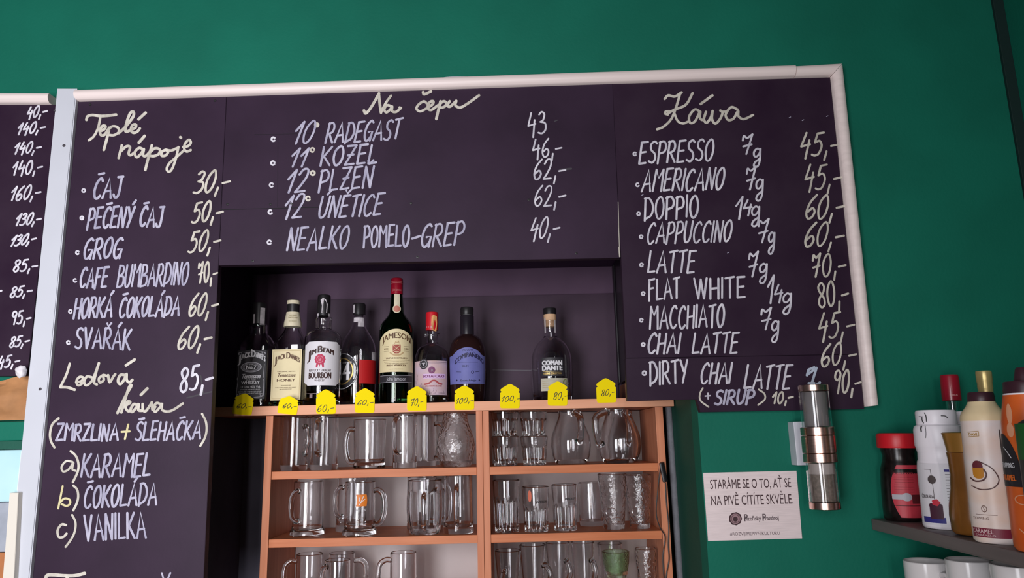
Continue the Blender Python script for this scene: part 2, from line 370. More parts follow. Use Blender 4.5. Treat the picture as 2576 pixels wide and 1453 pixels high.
bm = bmesh.new(); box(bm, RX0 - .05, RX0, Y_WALL + .06, Y_BACK, 0, ZP); struct(link('wall_niche_side', bm, GAPLIFT))
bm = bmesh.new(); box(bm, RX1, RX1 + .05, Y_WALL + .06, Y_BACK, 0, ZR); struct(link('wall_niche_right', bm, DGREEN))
bm = bmesh.new(); box(bm, RX0 - .05, RX1 + .05, Y_WALL + .06, Y_BACK, ZR, ZR + .05); struct(link('ceiling_niche', bm, BLK))
bm = bmesh.new(); box(bm, 1.235, 1.29, -0.2, Y_WALL + .06, 0, 3.1); struct(link('wall_right', bm, GREEN))
bm = bmesh.new(); box(bm, -1.9, 1.29, -0.2, Y_BACK + .05, -.05, 0); struct(link('floor', bm, BROWN))
bm = bmesh.new(); box(bm, 1.209, 1.235, 1.662, Y_WALL, 0.9, 3.0, .001); struct(link('corner_strip_1', bm, mat('blackish_green_strip', (0.006, 0.022, 0.020), 0.6)))  # blackish green strip down the corner with the right wall

# ------------------------------------------------------------------ chalkboards
def edge_x(p, q, y): return p[0] + (q[0] - p[0]) * (y - p[1]) / (q[1] - p[1])
SE0, SE1 = (569, 250), (512, 1453)
b_hot = tag(slab('chalkboard', [(194, 256), (edge_x(SE0, SE1, 243), 243), (edge_x(SE0, SE1, 1570), 1570), (62, 1570)], Y_BRD, Y_WALL, BOARD),
            'tall black chalkboard beside the white post listing hot drinks and iced coffee', 'chalkboard', 'chalkboards of the drinks menu')
b_tap = tag(slab('chalkboard', [(edge_x(SE0, SE1, 243) + 1, 243), (1540.6, 211), (1561, 648), (edge_x(SE0, SE1, 667) + 1, 667)], Y_BRD, Y_WALL, BOARD),
            'wide black chalkboard above the bottle niche listing draught beers', 'chalkboard', 'chalkboards of the drinks menu')
b_cof = tag(slab('chalkboard', [(1540.8, 211), (2088, 194.5), (2160, 890), (1575, 900)], Y_BRD, Y_WALL, BOARD2),
            'black chalkboard beneath the pale frame corner listing coffees', 'chalkboard', 'chalkboards of the drinks menu')
b_low = tag(slab('chalkboard', [(1574, 901), (2160, 891), (2174, 1028), (1762, 1036), (1753, 1003), (1578, 1008)], Y_BRD, Y_WALL, BOARD2),
            'low notched chalkboard panel behind the wall lamp with the syrup surcharge', 'chalkboard', 'chalkboards of the drinks menu')
b_prc = tag(slab('chalkboard', [(-420, 263), (141, 263), (69, 945), (-470, 948)], Y_BRD, Y_WALL, BOARD2),
            'black chalkboard cut off by the frame, showing only a column of prices', 'chalkboard', 'chalkboards of the drinks menu')
YT = Y_BRD - 0.0007
def words(board, mat_, w, *items):
    for it in items:
        for t in (it if isinstance(it, list) else [it]):
            Art().word(t[0], t[1], t[2], t[3], t[4] if len(t) > 4 else w).build('chalk_lettering', flat(YT - rnd.uniform(0, .0003)), mat_, board)
def bullets(board, mat_, pts, r=6.0, w=4.6):
    for i, (x, y) in enumerate(pts):
        a = Art(); st = rnd.uniform(.3, 1.0); sp = rnd.uniform(4.6, 6.2)
        a.stroke([(x + r * .72 * math.cos(st + sp * k / 9), y + r * .72 * math.sin(st + sp * k / 9)) for k in range(10)], w, True)
        a.build('bullet_lettering', flat(YT), mat_, board)
def dots(board, mat_, pts, r=6):
    for x, y in pts: Art().ring(x, y, r, r, .0, 14).build('dot_lettering', flat(YT), mat_, board)
# far price board
words(b_prc, CHALKW, 5.0, ("40,-", (66, 298), (116, 290), (73, 270)), ("140,-", (42, 338), (110, 332), (50, 310)), ("140,-", (34, 387), (100, 382), (42, 359)),
      ("140,-", (30, 441), (104, 434), (36, 408)), ("160,-", (24, 505), (98, 498), (34, 470)), ("130,-", (37, 567), (99, 562), (47, 538)),
      ("130,-", (24, 619), (86, 610), (36, 592)), ("85,-", (32, 684), (91, 680), (39, 655)), ("85,-", (24, 748), (77, 742), (32, 722)),
      ("95,-", (28, 816), (76, 812), (32, 784)), ("85,-", (23, 873), (71, 867), (30, 847)), ("45,-", (-6, 926), (47, 918), (0, 897)), ("-", (-8, 740), (4, 738), (-8, 722)))
# hot drinks
words(b_hot, CHALK, 6.4, ("ČAJ", (234, 498), (300, 496), (243, 447)), [("PEČENÝ", (219, 575), (331, 570), (227, 524)), ("ČAJ", (350, 569), (405, 569), (358, 520))],
      ("GROG", (209, 650), (303, 647), (218, 600)), [("CAFE", (200, 723), (267, 722), (207, 674)), ("BUMBARDINO", (294, 723), (470, 714), (301, 668), 5.6)],
      [("HORKÁ", (185, 800), (280, 796), (192, 750)), ("ČOKOLÁDA", (299, 798), (449, 793), (306, 749))], ("SVAŘÁK", (189, 876), (326, 878), (194, 825)),
      [("ZMRZLINA", (141, 1107), (296, 1107), (145, 1066)), ("ŠLEHAČKA", (340, 1108), (503, 1103), (346, 1062))],
      ("KARAMEL", (204, 1200), (376, 1197), (211, 1143)), ("ČOKOLÁDA", (211, 1276), (393, 1267), (216, 1222)), ("VANILKA", (214, 1359), (367, 1353), (212, 1295)))
words(b_hot, CREAM, 6.2, ("30,-", (486, 487), (573, 478), (500, 433)), ("50,-", (482, 560), (557, 552), (491, 510)), ("50,-", (473, 635), (550, 627), (484, 583)),
      ("70,-", (498, 712), (546, 706), (500, 662), 5.4), ("60,-", (473, 796), (544, 789), (484, 741)), ("60,-", (445, 878), (527, 871), (458, 823)))
words(b_hot, CHALKW, 7.0, ("85,-", (452, 985), (534, 974), (456, 925)))
bullets(b_hot, CHALKW, [(210.5, 479), (206, 548), (195, 635), (189, 705), (177, 783), (172, 861)], 5.5, 4.8)
def cursive(board, mat_, w, ox, oy, s, strokes, name='heading_lettering'):
    S = [[(ox + x / s, oy + y / s) for x, y in st] for st in strokes]; words_ = []
    near = lambda A, B: any((p[0] - q[0]) ** 2 + (p[1] - q[1]) ** 2 < 26 ** 2 for p in A for q in B)
    for P in S:                                            # strokes that belong to one word go together
        hit = [g for g in words_ if any(near(P, Q) for Q in g)]
        words_ = [g for g in words_ if g not in hit] + [sum(hit, []) + [P]]
    for g in words_:
        a = Art()
        for P in g: a.stroke(P, w, len(P) > 2)
        a.build(name, flat(YT), mat_, board)
cursive(b_hot, CREAM, 7.6, 0, 200, 3.302, [
    [(718, 335), (728, 305), (770, 295), (850, 303), (965, 292)], [(835, 305), (815, 400), (780, 470), (738, 505)],
    [(828, 432), (866, 412), (876, 388), (852, 385), (830, 422), (838, 460), (868, 458), (905, 405)], [(908, 400), (888, 490), (862, 585)],
    [(893, 420), (935, 388), (980, 400), (985, 438), (945, 462), (905, 460)], [(985, 445), (1040, 395), (1105, 310), (1108, 268), (1078, 285), (1046, 380), (1045, 432), (1085, 420)],
    [(1095, 415), (1125, 398), (1128, 374), (1100, 380), (1088, 420), (1108, 442), (1140, 432), (1162, 405)], [(1150, 330), (1210, 275)],
    [(1012, 545), (985, 652)], [(1000, 600), (1050, 555), (1080, 562), (1068, 612), (1085, 628), (1118, 605)],
    [(1190, 580), (1155, 568), (1120, 605), (1135, 645), (1172, 615), (1195, 575), (1188, 625), (1210, 635), (1245, 600)], [(1152, 525), (1202, 468)],
    [(1262, 545), (1232, 650), (1207, 750)], [(1240, 610), (1285, 572), (1325, 580), (1322, 615), (1280, 635), (1235, 632)], [(1322, 610), (1350, 598)],
    [(1375, 583), (1345, 600), (1342, 632), (1375, 630), (1397, 600), (1375, 583), (1420, 590), (1470, 570)],
    [(1482, 560), (1462, 650), (1432, 735), (1405, 765), (1385, 742), (1410, 692), (1470, 640), (1525, 590)],
    [(1520, 560), (1562, 552), (1585, 525), (1570, 500), (1538, 530), (1530, 575), (1552, 598), (1585, 585)], [(1497, 478), (1503, 484)]])
cursive(b_hot, CREAM, 7.4, 0, 640, 3.302, [
    [(580, 905), (550, 1000), (500, 1100)], [(500, 1100), (560, 1102), (620, 1122)], [(632, 1060), (676, 1050), (692, 1022), (662, 1015), (636, 1048), (650, 1085), (700, 1060)],
    [(762, 1018), (722, 1012), (700, 1055), (718, 1085), (768, 1040), (822, 900)], [(822, 900), (792, 1000), (782, 1062), (805, 1078)],
    [(855, 1000), (822, 1028), (830, 1062), (862, 1040), (855, 1000), (895, 1010)], [(898, 1000), (910, 1060), (942, 1012), (958, 992)],
    [(1040, 1000), (1000, 1000), (980, 1048), (1000, 1075), (1035, 1032), (1050, 988), (1052, 1040), (1075, 1060), (1100, 1040)], [(1045, 920), (1120, 870)],
    [(975, 1315), (1040, 1180), (1092, 1088), (1072, 1100), (1040, 1200), (1008, 1310)], [(1020, 1262), (1060, 1220), (1082, 1228), (1042, 1260), (1062, 1298), (1090, 1295)],
    [(1142, 1250), (1110, 1242), (1085, 1285), (1100, 1305), (1138, 1262), (1152, 1240), (1150, 1290), (1182, 1296)], [(1170, 1165), (1225, 1110)],
    [(1185, 1240), (1188, 1290), (1212, 1298), (1250, 1245), (1262, 1225)], [(1262, 1235), (1268, 1290), (1290, 1262)],
    [(1332, 1240), (1300, 1232), (1275, 1270), (1290, 1305), (1330, 1265), (1346, 1235), (1346, 1288), (1390, 1302), (1440, 1288), (1520, 1235)]])
cursive(b_hot, CREAM, 6.4, 0, 1040, 3.518, [[(520, 40), (465, 90), (443, 170), (450, 240), (482, 298)], [(1788, 0), (1822, 70), (1828, 150), (1810, 220), (1772, 285)],
    [(625, 330), (672, 375), (695, 450), (685, 520), (645, 605)], [(648, 635), (682, 670), (692, 730), (680, 790), (648, 855)], [(638, 895), (668, 960), (662, 1040), (630, 1110), (580, 1178)],
    [(640, 425), (585, 420), (545, 470), (560, 512), (610, 490), (650, 430), (640, 490), (668, 505)], [(585, 985), (545, 980), (510, 1030), (520, 1090), (560, 1090), (590, 1060)]], 'bracket_lettering')
cursive(b_hot, YCHALK, 6.0, 0, 1040, 3.518, [[(555, 640), (535, 740), (515, 838)], [(525, 790), (570, 750), (615, 760), (620, 795), (590, 815), (545, 800)], [(1135, 95), (1105, 225)], [(1075, 160), (1148, 155)]], 'letter_lettering')
cursive(b_hot, CREAM, 9.0, 0, 1040, 3.518, [[(400, 1480), (415, 1432), (470, 1425), (560, 1432), (660, 1432), (750, 1412)], [(600, 1440), (575, 1500)]])
cursive(b_hot, CHALK, 5.0, 0, 1040, 3.518, [[(1432, 1410), (1450, 1470)], [(1508, 1408), (1480, 1470)]], 'letter_lettering')
# draught beers
words(b_tap, CHALK, 6.0, [("10", (735, 362), (782, 357), (751, 307)), ("RADEGAST", (818, 361), (1003, 349), (828, 311))], [("11", (727, 421), (765, 418), (740, 375)), ("KOzEL", (806, 418), (946, 410), (813, 371))],
      [("12", (716, 486), (766, 481), (731, 429)), ("PLzEŇ", (802, 481), (934, 470), (809, 428))], [("12", (711, 551), (757, 547), (724, 492)), ("ÚNĚTICE", (800, 548), (957, 540), (811, 495))],
      [("NEALKO", (722, 629), (872, 625), (731, 573)), ("POMELO", (915, 620), (1028, 619), (917, 568)), ("-", (1036, 620), (1056, 616), (1038, 566)), ("GREP", (1058, 620), (1162, 614), (1066, 564))])
words(b_tap, CHALKW, 4.8, ("43", (1328, 339), (1372, 336), (1328, 285)), ("46,-", (1340, 396), (1413, 392), (1340, 351)), ("62,-", (1342, 452), (1421, 449), (1346, 403)),
      ("62,-", (1344, 519), (1421, 514), (1348, 469)), ("40,-", (1332, 600), (1404, 595), (1341, 548)))
bullets(b_tap, CHALKW, [(687.6, 350), (686.6, 410), (683, 465), (680, 533), (677.6, 609)], 6.5, 5)
dots(b_tap, CREAM, [(796.6, 314)], 7)
bullets(b_tap, CREAM, [(786, 377), (787, 435), (775, 499)], 7, 5)
cursive(b_tap, CREAM, 7.4, 600, 200, 3.0266, [
    [(955, 235), (968, 258), (1000, 225), (1040, 160), (1070, 105)], [(1068, 108), (1075, 180), (1085, 252)], [(1085, 250), (1120, 180), (1162, 122)],
    [(1168, 205), (1132, 195), (1110, 225), (1125, 250), (1155, 228), (1170, 204), (1170, 240), (1200, 246), (1238, 215)], [(1226, 212), (1234, 216)],
    [(1435, 182), (1410, 166), (1372, 190), (1355, 222), (1385, 242), (1440, 215)], [(1405, 95), (1415, 112), (1465, 90)],
    [(1440, 215), (1478, 188), (1482, 165), (1456, 172), (1440, 212), (1465, 232), (1520, 195)], [(1538, 165), (1522, 230), (1506, 300)],
    [(1525, 195), (1560, 165), (1582, 178), (1570, 205), (1538, 215)], [(1608, 165), (1590, 195), (1612, 205), (1658, 162)], [(1658, 162), (1652, 198), (1690, 212), (1745, 182), (1832, 120)]])
# coffees
words(b_cof, CHALKW, 5.8, ("ESPRESSO", (1608, 411), (1792, 402), (1613, 358)), ("AMERICANO", (1614, 482), (1817, 476), (1622, 428)), ("DOPPIO", (1622, 551), (1756, 545), (1622, 497)),
      ("CAPPUCCINO", (1627, 613), (1837, 606), (1633, 561), 5.4), ("LATTE", (1630, 686), (1746, 684), (1635, 632)), [("FLAT", (1633, 754), (1710, 749), (1632, 703)), ("WHITE", (1748, 751), (1875, 749), (1746, 700))],
      ("MACCHIATO", (1635, 828), (1821, 821), (1636, 772)), [("CHAI", (1629, 888), (1708, 888), (1634, 838)), ("LATTE", (1742, 888), (1854, 886), (1747, 838))])
words(b_low, CHALKW, 6.0, [("DIRTY", (1636, 966), (1730, 962), (1634, 909)), ("CHAI", (1762, 963), (1836, 963), (1768, 912)), ("LATTE", (1872, 977), (1986, 976), (1880, 918))])
words(b_low, CHALK, 6.6, ("SIRUP", (1798, 1017), (1894, 1014), (1803, 982)))
words(b_low, CREAM, 5.4, ("10,-", (1943, 1015), (1994, 1010), (1945, 987)))
words(b_low, BCHALK, 7.0, ("1", (2030, 965), (2050, 964), (2034, 926)))
words(b_low, CREAM, 5.8, ("90,-", (2098, 990), (2165, 983), (2100, 934)))
cursive(b_low, CREAM, 4.6, 1560, 640, 3.459, [[(720, 1160), (695, 1210), (700, 1270), (770, 1325)], [(1205, 1172), (1255, 1210), (1258, 1260), (1200, 1308)]], 'bracket_lettering')
cursive(b_low, CHALKW, 4.2, 1560, 640, 3.459, [[(764, 1205), (766, 1255)], [(740, 1230), (785, 1226)]], 'plus_lettering')
cursive(b_low, BCHALK, 7, 1560, 640, 3.459, [[(1626, 1050), (1640, 1000)], [(1640, 1000), (1690, 980)], [(1640, 1118), (1690, 1118)], [(1715, 1128), (1738, 1112)]], 'letter_lettering')
words(b_cof, CREAM, 5.8, ("45,-", (2011, 393), (2107, 388), (2019, 336)), ("45,-", (2022, 477), (2114, 470), (2029, 416)), ("60,-", (2025, 551), (2121, 544), (2034, 493)), ("60,-", (2022, 622), (2119, 616), (2032, 563)),
      ("70,-", (2043, 696), (2127, 690), (2044, 640)), ("80,-", (2060, 773), (2136, 764), (2055, 712)), ("45,-", (2057, 851), (2146, 845), (2064, 787)), ("60,-", (2065, 921), (2152, 915), (2070, 866)))
def gram(x0, y0, x1, y1): return ("g", (x0, y1), (x1, y1 - (x1 - x0) * .1), (x0 + 2, y0))
words(b_cof, CHALKW, 5.4, [("7", (1866, 387), (1891, 385), (1868, 340)), gram(1893, 374, 1913, 420)], [("7", (1876, 477), (1899, 475), (1878, 422)), gram(1899, 452, 1919, 506)],
      [("1", (1850, 553), (1865, 552), (1853, 497)), ("4", (1868, 538), (1889, 537), (1872, 503)), gram(1888, 521, 1910, 571)], [("7", (1905, 610), (1931, 608), (1908, 554)), gram(1931, 584, 1948, 638)],
      [("7", (1882, 694), (1905, 692), (1884, 634)), gram(1908, 664, 1929, 713)], [("1", (1930, 762), (1944, 761), (1933, 692)), ("4", (1947, 756), (1967, 755), (1950, 716)), gram(1967, 738, 1990, 790)],
      [("7", (1914, 827), (1940, 825), (1914, 775)), gram(1939, 809, 1958, 862)])
bullets(b_cof, CHALKW, [(1597, 387), (1604, 464.5), (1606.5, 537.5), (1613, 595), (1614, 666), (1618, 738), (1613.5, 805), (1618, 866)], 5.5, 4.6)
bullets(b_low, CHALKW, [(1621, 938)], 6.5, 5)
cursive(b_cof, CREAM, 7.0, 1560, 160, 2.906, [
    [(325, 258), (352, 232), (400, 240), (450, 210)], [(440, 215), (405, 330), (370, 410), (315, 462), (270, 480)], [(350, 372), (328, 365), (335, 350), (372, 348)],
    [(530, 215), (480, 300), (400, 335), (352, 362)], [(392, 350), (420, 418), (460, 437), (495, 424)],
    [(582, 348), (545, 335), (505, 385), (512, 432), (548, 420), (585, 348), (583, 395), (606, 410), (628, 352)], [(588, 295), (675, 232)],
    [(628, 352), (612, 405), (632, 432), (662, 395), (676, 345)], [(676, 345), (672, 405), (696, 438), (730, 405), (748, 360), (732, 342)], [(745, 352), (785, 350)],
    [(858, 335), (812, 318), (772, 370), (790, 412), (830, 400), (862, 345), (866, 385), (905, 405), (972, 375)]])
# seams, screws and smudges of the boards
def seam(board, a, b, w=1.6): Art().stroke([a, b], w).build('seam', flat(Y_BRD - .0006), SEAM, board)
seam(b_tap, (555, 527), (800, 521)); seam(b_tap, (699, 345), (698, 520), .8); seam(b_tap, (640, 338), (790, 336), .7)
Art().stroke([(1555, 508), (1558, 622)], 1.8).build('edge_chip_marking', flat(Y_BRD - .0008), CREAM, b_tap)
Art().stroke([(1557, 622), (1559, 645)], 3.4).build('edge_chip_marking', flat(Y_BRD - .0008), CREAM, b_tap)
def screws(board, pts, r=3.6, Y=Y_BRD, material=None):
    for x, y in pts:
        P = onY(x, y, Y); s = px_size(P) * r; bm = bmesh.new()
        lathe(bm, [(0, -.0005), (s, -.0005), (s * .85, .0010), (s * .3, .0012), (0, .0006)], 0, 0, 0, 14)
        for v in bm.verts: v.co = Vector((v.co.x, -v.co.z, v.co.y)) + P
        link('screw', bm, material or BLACK, board)
screws(b_tap, [(680, 514), (733, 512), (1034, 511), (636, 656), (1050, 646), (1330, 502), (1450, 637)]); screws(b_hot, [(227, 263), (541, 253)]); screws(b_tap, [(572, 514)])
a = Art(); a.stroke([(1408, 427), (1437, 424)], 6); a.stroke([(1395, 305), (1402, 302)], 3); a.build('smudge_marking', flat(Y_BRD - .0004), mat('old_chalk_smudge', (0.055, 0.046, 0.058), .8), b_tap)
a = Art(); a.stroke([(470, 1000), (532, 985)], 4); a.stroke([(505, 945), (512, 990)], 4); a.build('smudge_marking', flat(Y_BRD - .0004), MATS['old_chalk_smudge'], b_hot)
a = Art(); [a.stroke([(x, y), (x + 4, y - 2)], 2) for x, y in ((1985, 296), (2018, 303), (2079, 293), (1830, 636), (1614, 491))]; a.build('fleck_marking', flat(Y_BRD - .0004), CHALK, b_cof)

# ------------------------------------------------------------------ frame mouldings and the white post
def moulding(name, oa, ob, ia, ib, label, depth=.013, Yb=Y_BRD):
    bm = bmesh.new(); n = 14; rows = []
    for o, i in ((oa, ia), (ob, ib)):
        O, I = onY(*o, Yb), onY(*i, Yb); row = []
        for k in range(n + 1):
            t = k / n; q = O.lerp(I, t); q.y = Yb - .003 - depth * math.sin(math.pi * (t * .8 + .15)) ** .55; row.append(bm.verts.new(q))
        O2, I2 = O.copy(), I.copy(); O2.y = I2.y = Y_WALL if name != 'x' else Yb
        row = [bm.verts.new(O2)] + row + [bm.verts.new(I2)]; rows.append(row)
    a, b = rows
    for k in range(len(a)): bm.faces.new((a[k], a[(k + 1) % len(a)], b[(k + 1) % len(a)], b[k]))
    bm.faces.new(a); bm.faces.new(b[::-1])
    c = (onY(*oa, Yb) + onY(*ob, Yb)) / 2
    return tag(link(name, bm, MOULD, None, c, True), label, 'frame moulding', 'pale wooden frame mouldings')
moulding('frame_moulding', (194, 232), (1997, 170), (194, 255), (1997, 195), 'long pale half-round wooden strip running along the top of the menu boards')
moulding('frame_moulding', (1998, 172.5), (2113, 166), (1998, 196.5), (2090, 191.5), 'short mitred piece of pale strip closing the top corner of the coffee board')
moulding('frame_moulding', (2113.6, 166.5), (2203, 1019), (2090.6, 192), (2178, 1022), 'upright pale half-round strip along the side of the coffee board')
moulding('frame_moulding', (-420, 238), (131, 240), (-420, 262), (129, 262), 'pale strip above the cut-off price board, ending at the white post')
bm = bmesh.new()
post = slab('white_post', [(143, 222), (193, 222), (61, 1590), (7, 1590)], 1.638, 1.6495, WHITEP, bev=.002)
tag(post, 'flat white painted post screwed upright between two chalkboards', 'post')
screws(post, [(161, 366), (101, 978)], 4.2, 1.638, mat('screw_hole', (.06, .05, .06), .5)); screws(post, [(137, 278)], 2.5, 1.638, MATS['screw_hole'])
tag(link('loose_cable', tube(bmesh.new(), smooth_path([onY(x, y, 1.662) for x, y in ((1085, 206), (1092, 202), (1132, 195), (1200, 195), (1262, 194), (1290, 197), (1305, 202))]), .0022, 8), WHITEP, None, onY(1132, 200, 1.662), True),
    'thin white cable peeking over the top of the pale frame strip', 'cable')

# ------------------------------------------------------------------ niche panels, plank, cabinet
PZ0, PZ1 = 1.6 + .0705, 1.6 + .0935
pan = onY(1100, 748, 2.14).z
bm = bmesh.new(); box(bm, RX0 + .17, .298, 2.135, 2.149, PZ1, pan, .001)
bbp = tag(link('black_backboard', bm, mat('black_panel', (0.060, 0.036, 0.057), 0.5, var=.12, scale=8, spec=.15), None, (-.2, 2.14, PZ1)), 'matt black panel leaning against the back of the bottle niche', 'panel')
Art().stroke([(1240, 930), (1345, 931)], 1.6).build('scratch_marking', flat(2.1345), mat('grey_scratch', (.12, .11, .13), .6), bbp)
XS = onY(1560, 800, 2.0).x
sp = thing('black_side_board', (.305, 1.9, onY(1545, 945, 2.1).z), 'narrow black board standing upright at the niche edge beside the coffee board', 'board')
zb_ = onY(1545, 964, 2.1).z
boxo('board', .298, .306, 1.70, 2.145, zb_, ZR - .003, mat('glossy_black_paint', (.012, .009, .013), .3), sp, .001)
bm = bmesh.new(); tube(bm, [(.297, 2.09, zb_ + .002), (.297, 2.09, ZR - .01)], .0035, 8); link('glossy_strip', bm, MATS['glossy_black_paint'], sp, smooth=True)
plank = thing('shelf_plank', ((RX0 + RX1) / 2, Y_CAB, PZ0), 'long light wooden plank carrying the row of spirit bottles', 'shelf')
boxo('board', RX0 + .008, RX1 - .003, Y_CAB, Y_BACK - .002, PZ0, PZ1, WOOD, plank)
boxo('edge_band', RX0 + .008, RX1 - .003, Y_CAB - .002, Y_CAB, PZ0, PZ1, PLANK, plank, .0006, 'light beech front edge')
tag(boxo('wood_block', .3002, .395, 2.02, 2.12, PZ1 + .0002, PZ1 + .046, mat('orange_brown_block', (.30, .105, .04), .5, var=.2, scale=30), None, .002), 'small brown wooden block on the plank behind the coffee board', 'block')

CX0, CX1 = onY(668, 1055, Y_CAB).x, onY(1676, 1160, Y_CAB).x
TH = .0195
S1, S2 = 1.6 - .0688, onY(676, 1357, Y_CAB).z; S3 = S2 - (S1 - S2)
DX0, DX1 = onY(1198, 1120, Y_CAB).x, onY(1231, 1120, Y_CAB).x
cab = thing('glass_cabinet', ((CX0 + CX1) / 2, 2.0, 0), 'open reddish beech cabinet full of beer mugs and glasses under the plank', 'cabinet')
boxo('side_panel', CX0, CX0 + .0185, Y_CAB + .003, Y_BACK - .004, 0.0, PZ0 - .001, WOODV, cab, .001)
boxo('side_panel', CX1 - .0195, CX1, Y_CAB + .003, Y_BACK - .004, 0.0, PZ0 - .001, WOODV, cab, .001)
boxo('divider', DX0, (DX0 + DX1) / 2 - .0004, Y_CAB + .001, Y_BACK - .004, 0.0, PZ0 - .001, WOODV, cab, .0008)
boxo('divider', (DX0 + DX1) / 2 + .0004, DX1, Y_CAB + .001, Y_BACK - .004, 0.0, PZ0 - .001, WOODV, cab, .0008)
for x0, x1 in ((CX0 + .0195, DX0 - .0003), (DX1 + .0003, CX1 - .0205)):
    boxo('back_panel', x0, x1, 2.137, 2.146, 0.0, PZ0 - .002, CABBACK, cab)
    for z in (S1, S2, S3):
        boxo('shelf', x0, x1, Y_CAB + .004, 2.136, z - TH, z, WOOD, cab, .0008)
    boxo('bottom', x0, x1, Y_CAB + .004, 2.136, .06, .08, WOOD, cab)

# grey foam pipe beside the cabinet
Pa, Pb = onY(1678, 1015, 1.93), onY(1708, 1453, 1.93)
bm = bmesh.new(); tube(bm, [(Pa.x + .006, 1.945, PZ0 - .001), (Pb.x + .006, 1.945, Pb.z), (Pb.x + .006, 1.945, 0.0)], .0085, 12)
tag(link('foam_pipe', bm, GREY, None, (Pa.x, 1.945, 0), True), 'grey foam-covered pipe running down beside the cabinet', 'pipe')
# inline switch and its cord
sw = thing('inline_switch', onY(1667, 1190, Y_CAB - .008), 'black inline switch hanging on its cord at the cabinet side', 'switch')
bm = bmesh.new(); c0, c1 = onY(1664, 1162, Y_CAB - .007), onY(1674, 1212, Y_CAB - .007)
tube(bm, smooth_path([c0, c0.lerp(c1, .08), c0.lerp(c1, .5), c0.lerp(c1, .92), c1], 4), lambda t: .0085 * min(1, .45 + 3 * min(t, 1 - t)), 12, True, .62); link('switch_body', bm, BLACK, sw, smooth=True)
bm = bmesh.new(); tube(bm, smooth_path([onY(x, y, Y_CAB - .006) for x, y in ((1662, 1166), (1655, 1230), (1651, 1290), (1660, 1325), (1673, 1350), (1668, 1390), (1668, 1420), (1672, 1470))]), .0014, 8); link('cord', bm, BLACK, sw, smooth=True)
bm = bmesh.new(); tube(bm, smooth_path([onY(x, y, Y_CAB - .004) for x, y in ((1674, 1214), (1676, 1260), (1682, 1320), (1681, 1370), (1683, 1405), (1677, 1440), (1673, 1480))]), .0014, 8); link('cord', bm, BLACK, sw, smooth=True)

# ------------------------------------------------------------------ bottles
class Bottle:
    face_us = True
    def __init__(s, name, xb, yb, ytop, Y, label, z=PZ1, xtop=None, group='spirit bottles on the plank', cat='bottle'):
        s.Y = Y; P = onY(xb, yb, Y); s.x, s.z = P.x, z + .0003; s.yb = yb
        s.k = px_size(Vector((P.x, Y, (P.z + onY(xb, ytop, Y).z) / 2)))
        zt = onY(xb, ytop, Y).z; s.kz = (zt - s.z) / (yb - ytop)
        s.root = thing(name, (s.x, Y, s.z), label, cat, group)
    def zz(s, y): return (s.yb - y) * s.kz
    def prof(s, pts): return [(w * s.k, s.zz(y)) for w, y in pts]
    def glass(s, pts, material, wall=.0028, base=.009, sq=None, seg=48, flute=None, name='glass_body', smooth_it=True):
        outer = s.prof(pts)
        if smooth_it: outer = [tuple(v) for v in smooth_path([Vector((a, b)) for a, b in outer], 4)]
        outer = [(max(r, .001), max(z, 0)) for r, z in outer]
        inner = [(max(r - wall, .001), z) for r, z in outer if z > base]
        inner = [(inner[0][0] * .97, base)] + inner
        bm = bmesh.new(); lathe(bm, [(0, 0), (outer[0][0] * .93, 0)] + [(r, z + (.0015 if i == 0 else 0)) for i, (r, z) in enumerate(outer)] + inner[::-1] + [(0, base)], s.x, s.Y, s.z, seg, sq, flute)
        s.inner = inner
        return link(name, bm, material, s.root, smooth=True)
    def liquid(s, level_y, material=None, sq=None):
        zt = s.zz(level_y); p = [(r - .0006, z) for r, z in s.inner if z < zt]
        if len(p) < 2: p = [(s.inner[0][0] - .0006, s.inner[0][1]), (s.inner[1][0] - .0006, zt)]
        p = [(p[0][0], p[0][1] + .0006)] + p[1:]
        bm = bmesh.new(); lathe(bm, [(0, p[0][1])] + p + [(p[-1][0], zt), (0, zt)], s.x, s.Y, s.z, 40, sq)
        link('liquid', bm, material or WHISKEY, s.root, smooth=True)
    def solid(s, name, pts, material, seg=32, label=None, sq=None, flute=None):
        p = s.prof(pts); bm = bmesh.new(); lathe(bm, [(0, p[0][1])] + p + [(0, p[-1][1])], s.x, s.Y, s.z, seg, sq, flute)
        return link(name, bm, material, s.root, smooth=False if seg < 20 else True, label=label)
    def wrap(s, R, off=.0004, rot=0.0):
        """photo-pixel offsets (dx from the axis, y) -> the curved side of radius R px, turned by rot"""
        Rm = R * s.k if not callable(R) else None
        rot = math.atan2(-s.x, s.Y) if s.face_us else 0.0
        def f(dx, y):
            r = (R(y) * s.k) if callable(R) else Rm
            t = dx * s.k / r + rot
            return Vector((s.x + (r + off) * math.sin(t), s.Y - (r + off) * math.cos(t), s.z + s.zz(y)))
        return f
    def face(s, hw, off=.0004): return lambda dx, y: Vector((s.x + dx * s.k, s.Y - hw * s.k - off, s.z + s.zz(y)))
def along(pts, add=.5):
    P = sorted((y, w) for w, y in pts)
    def R(y):
        if y <= P[0][0]: return P[0][1] + add
        for (a, u), (c, v) in zip(P, P[1:]):
            if y <= c: return u + (v - u) * (y - a) / max(c - a, 1e-6) + add
        return P[-1][1] + add
    return R
def lab(b, art, mapf, material, name='label', label=None): return art.build(name, mapf, material, b.root, label)
def cap_ridges(n=26, d=.0004): return lambda z: (n, d)

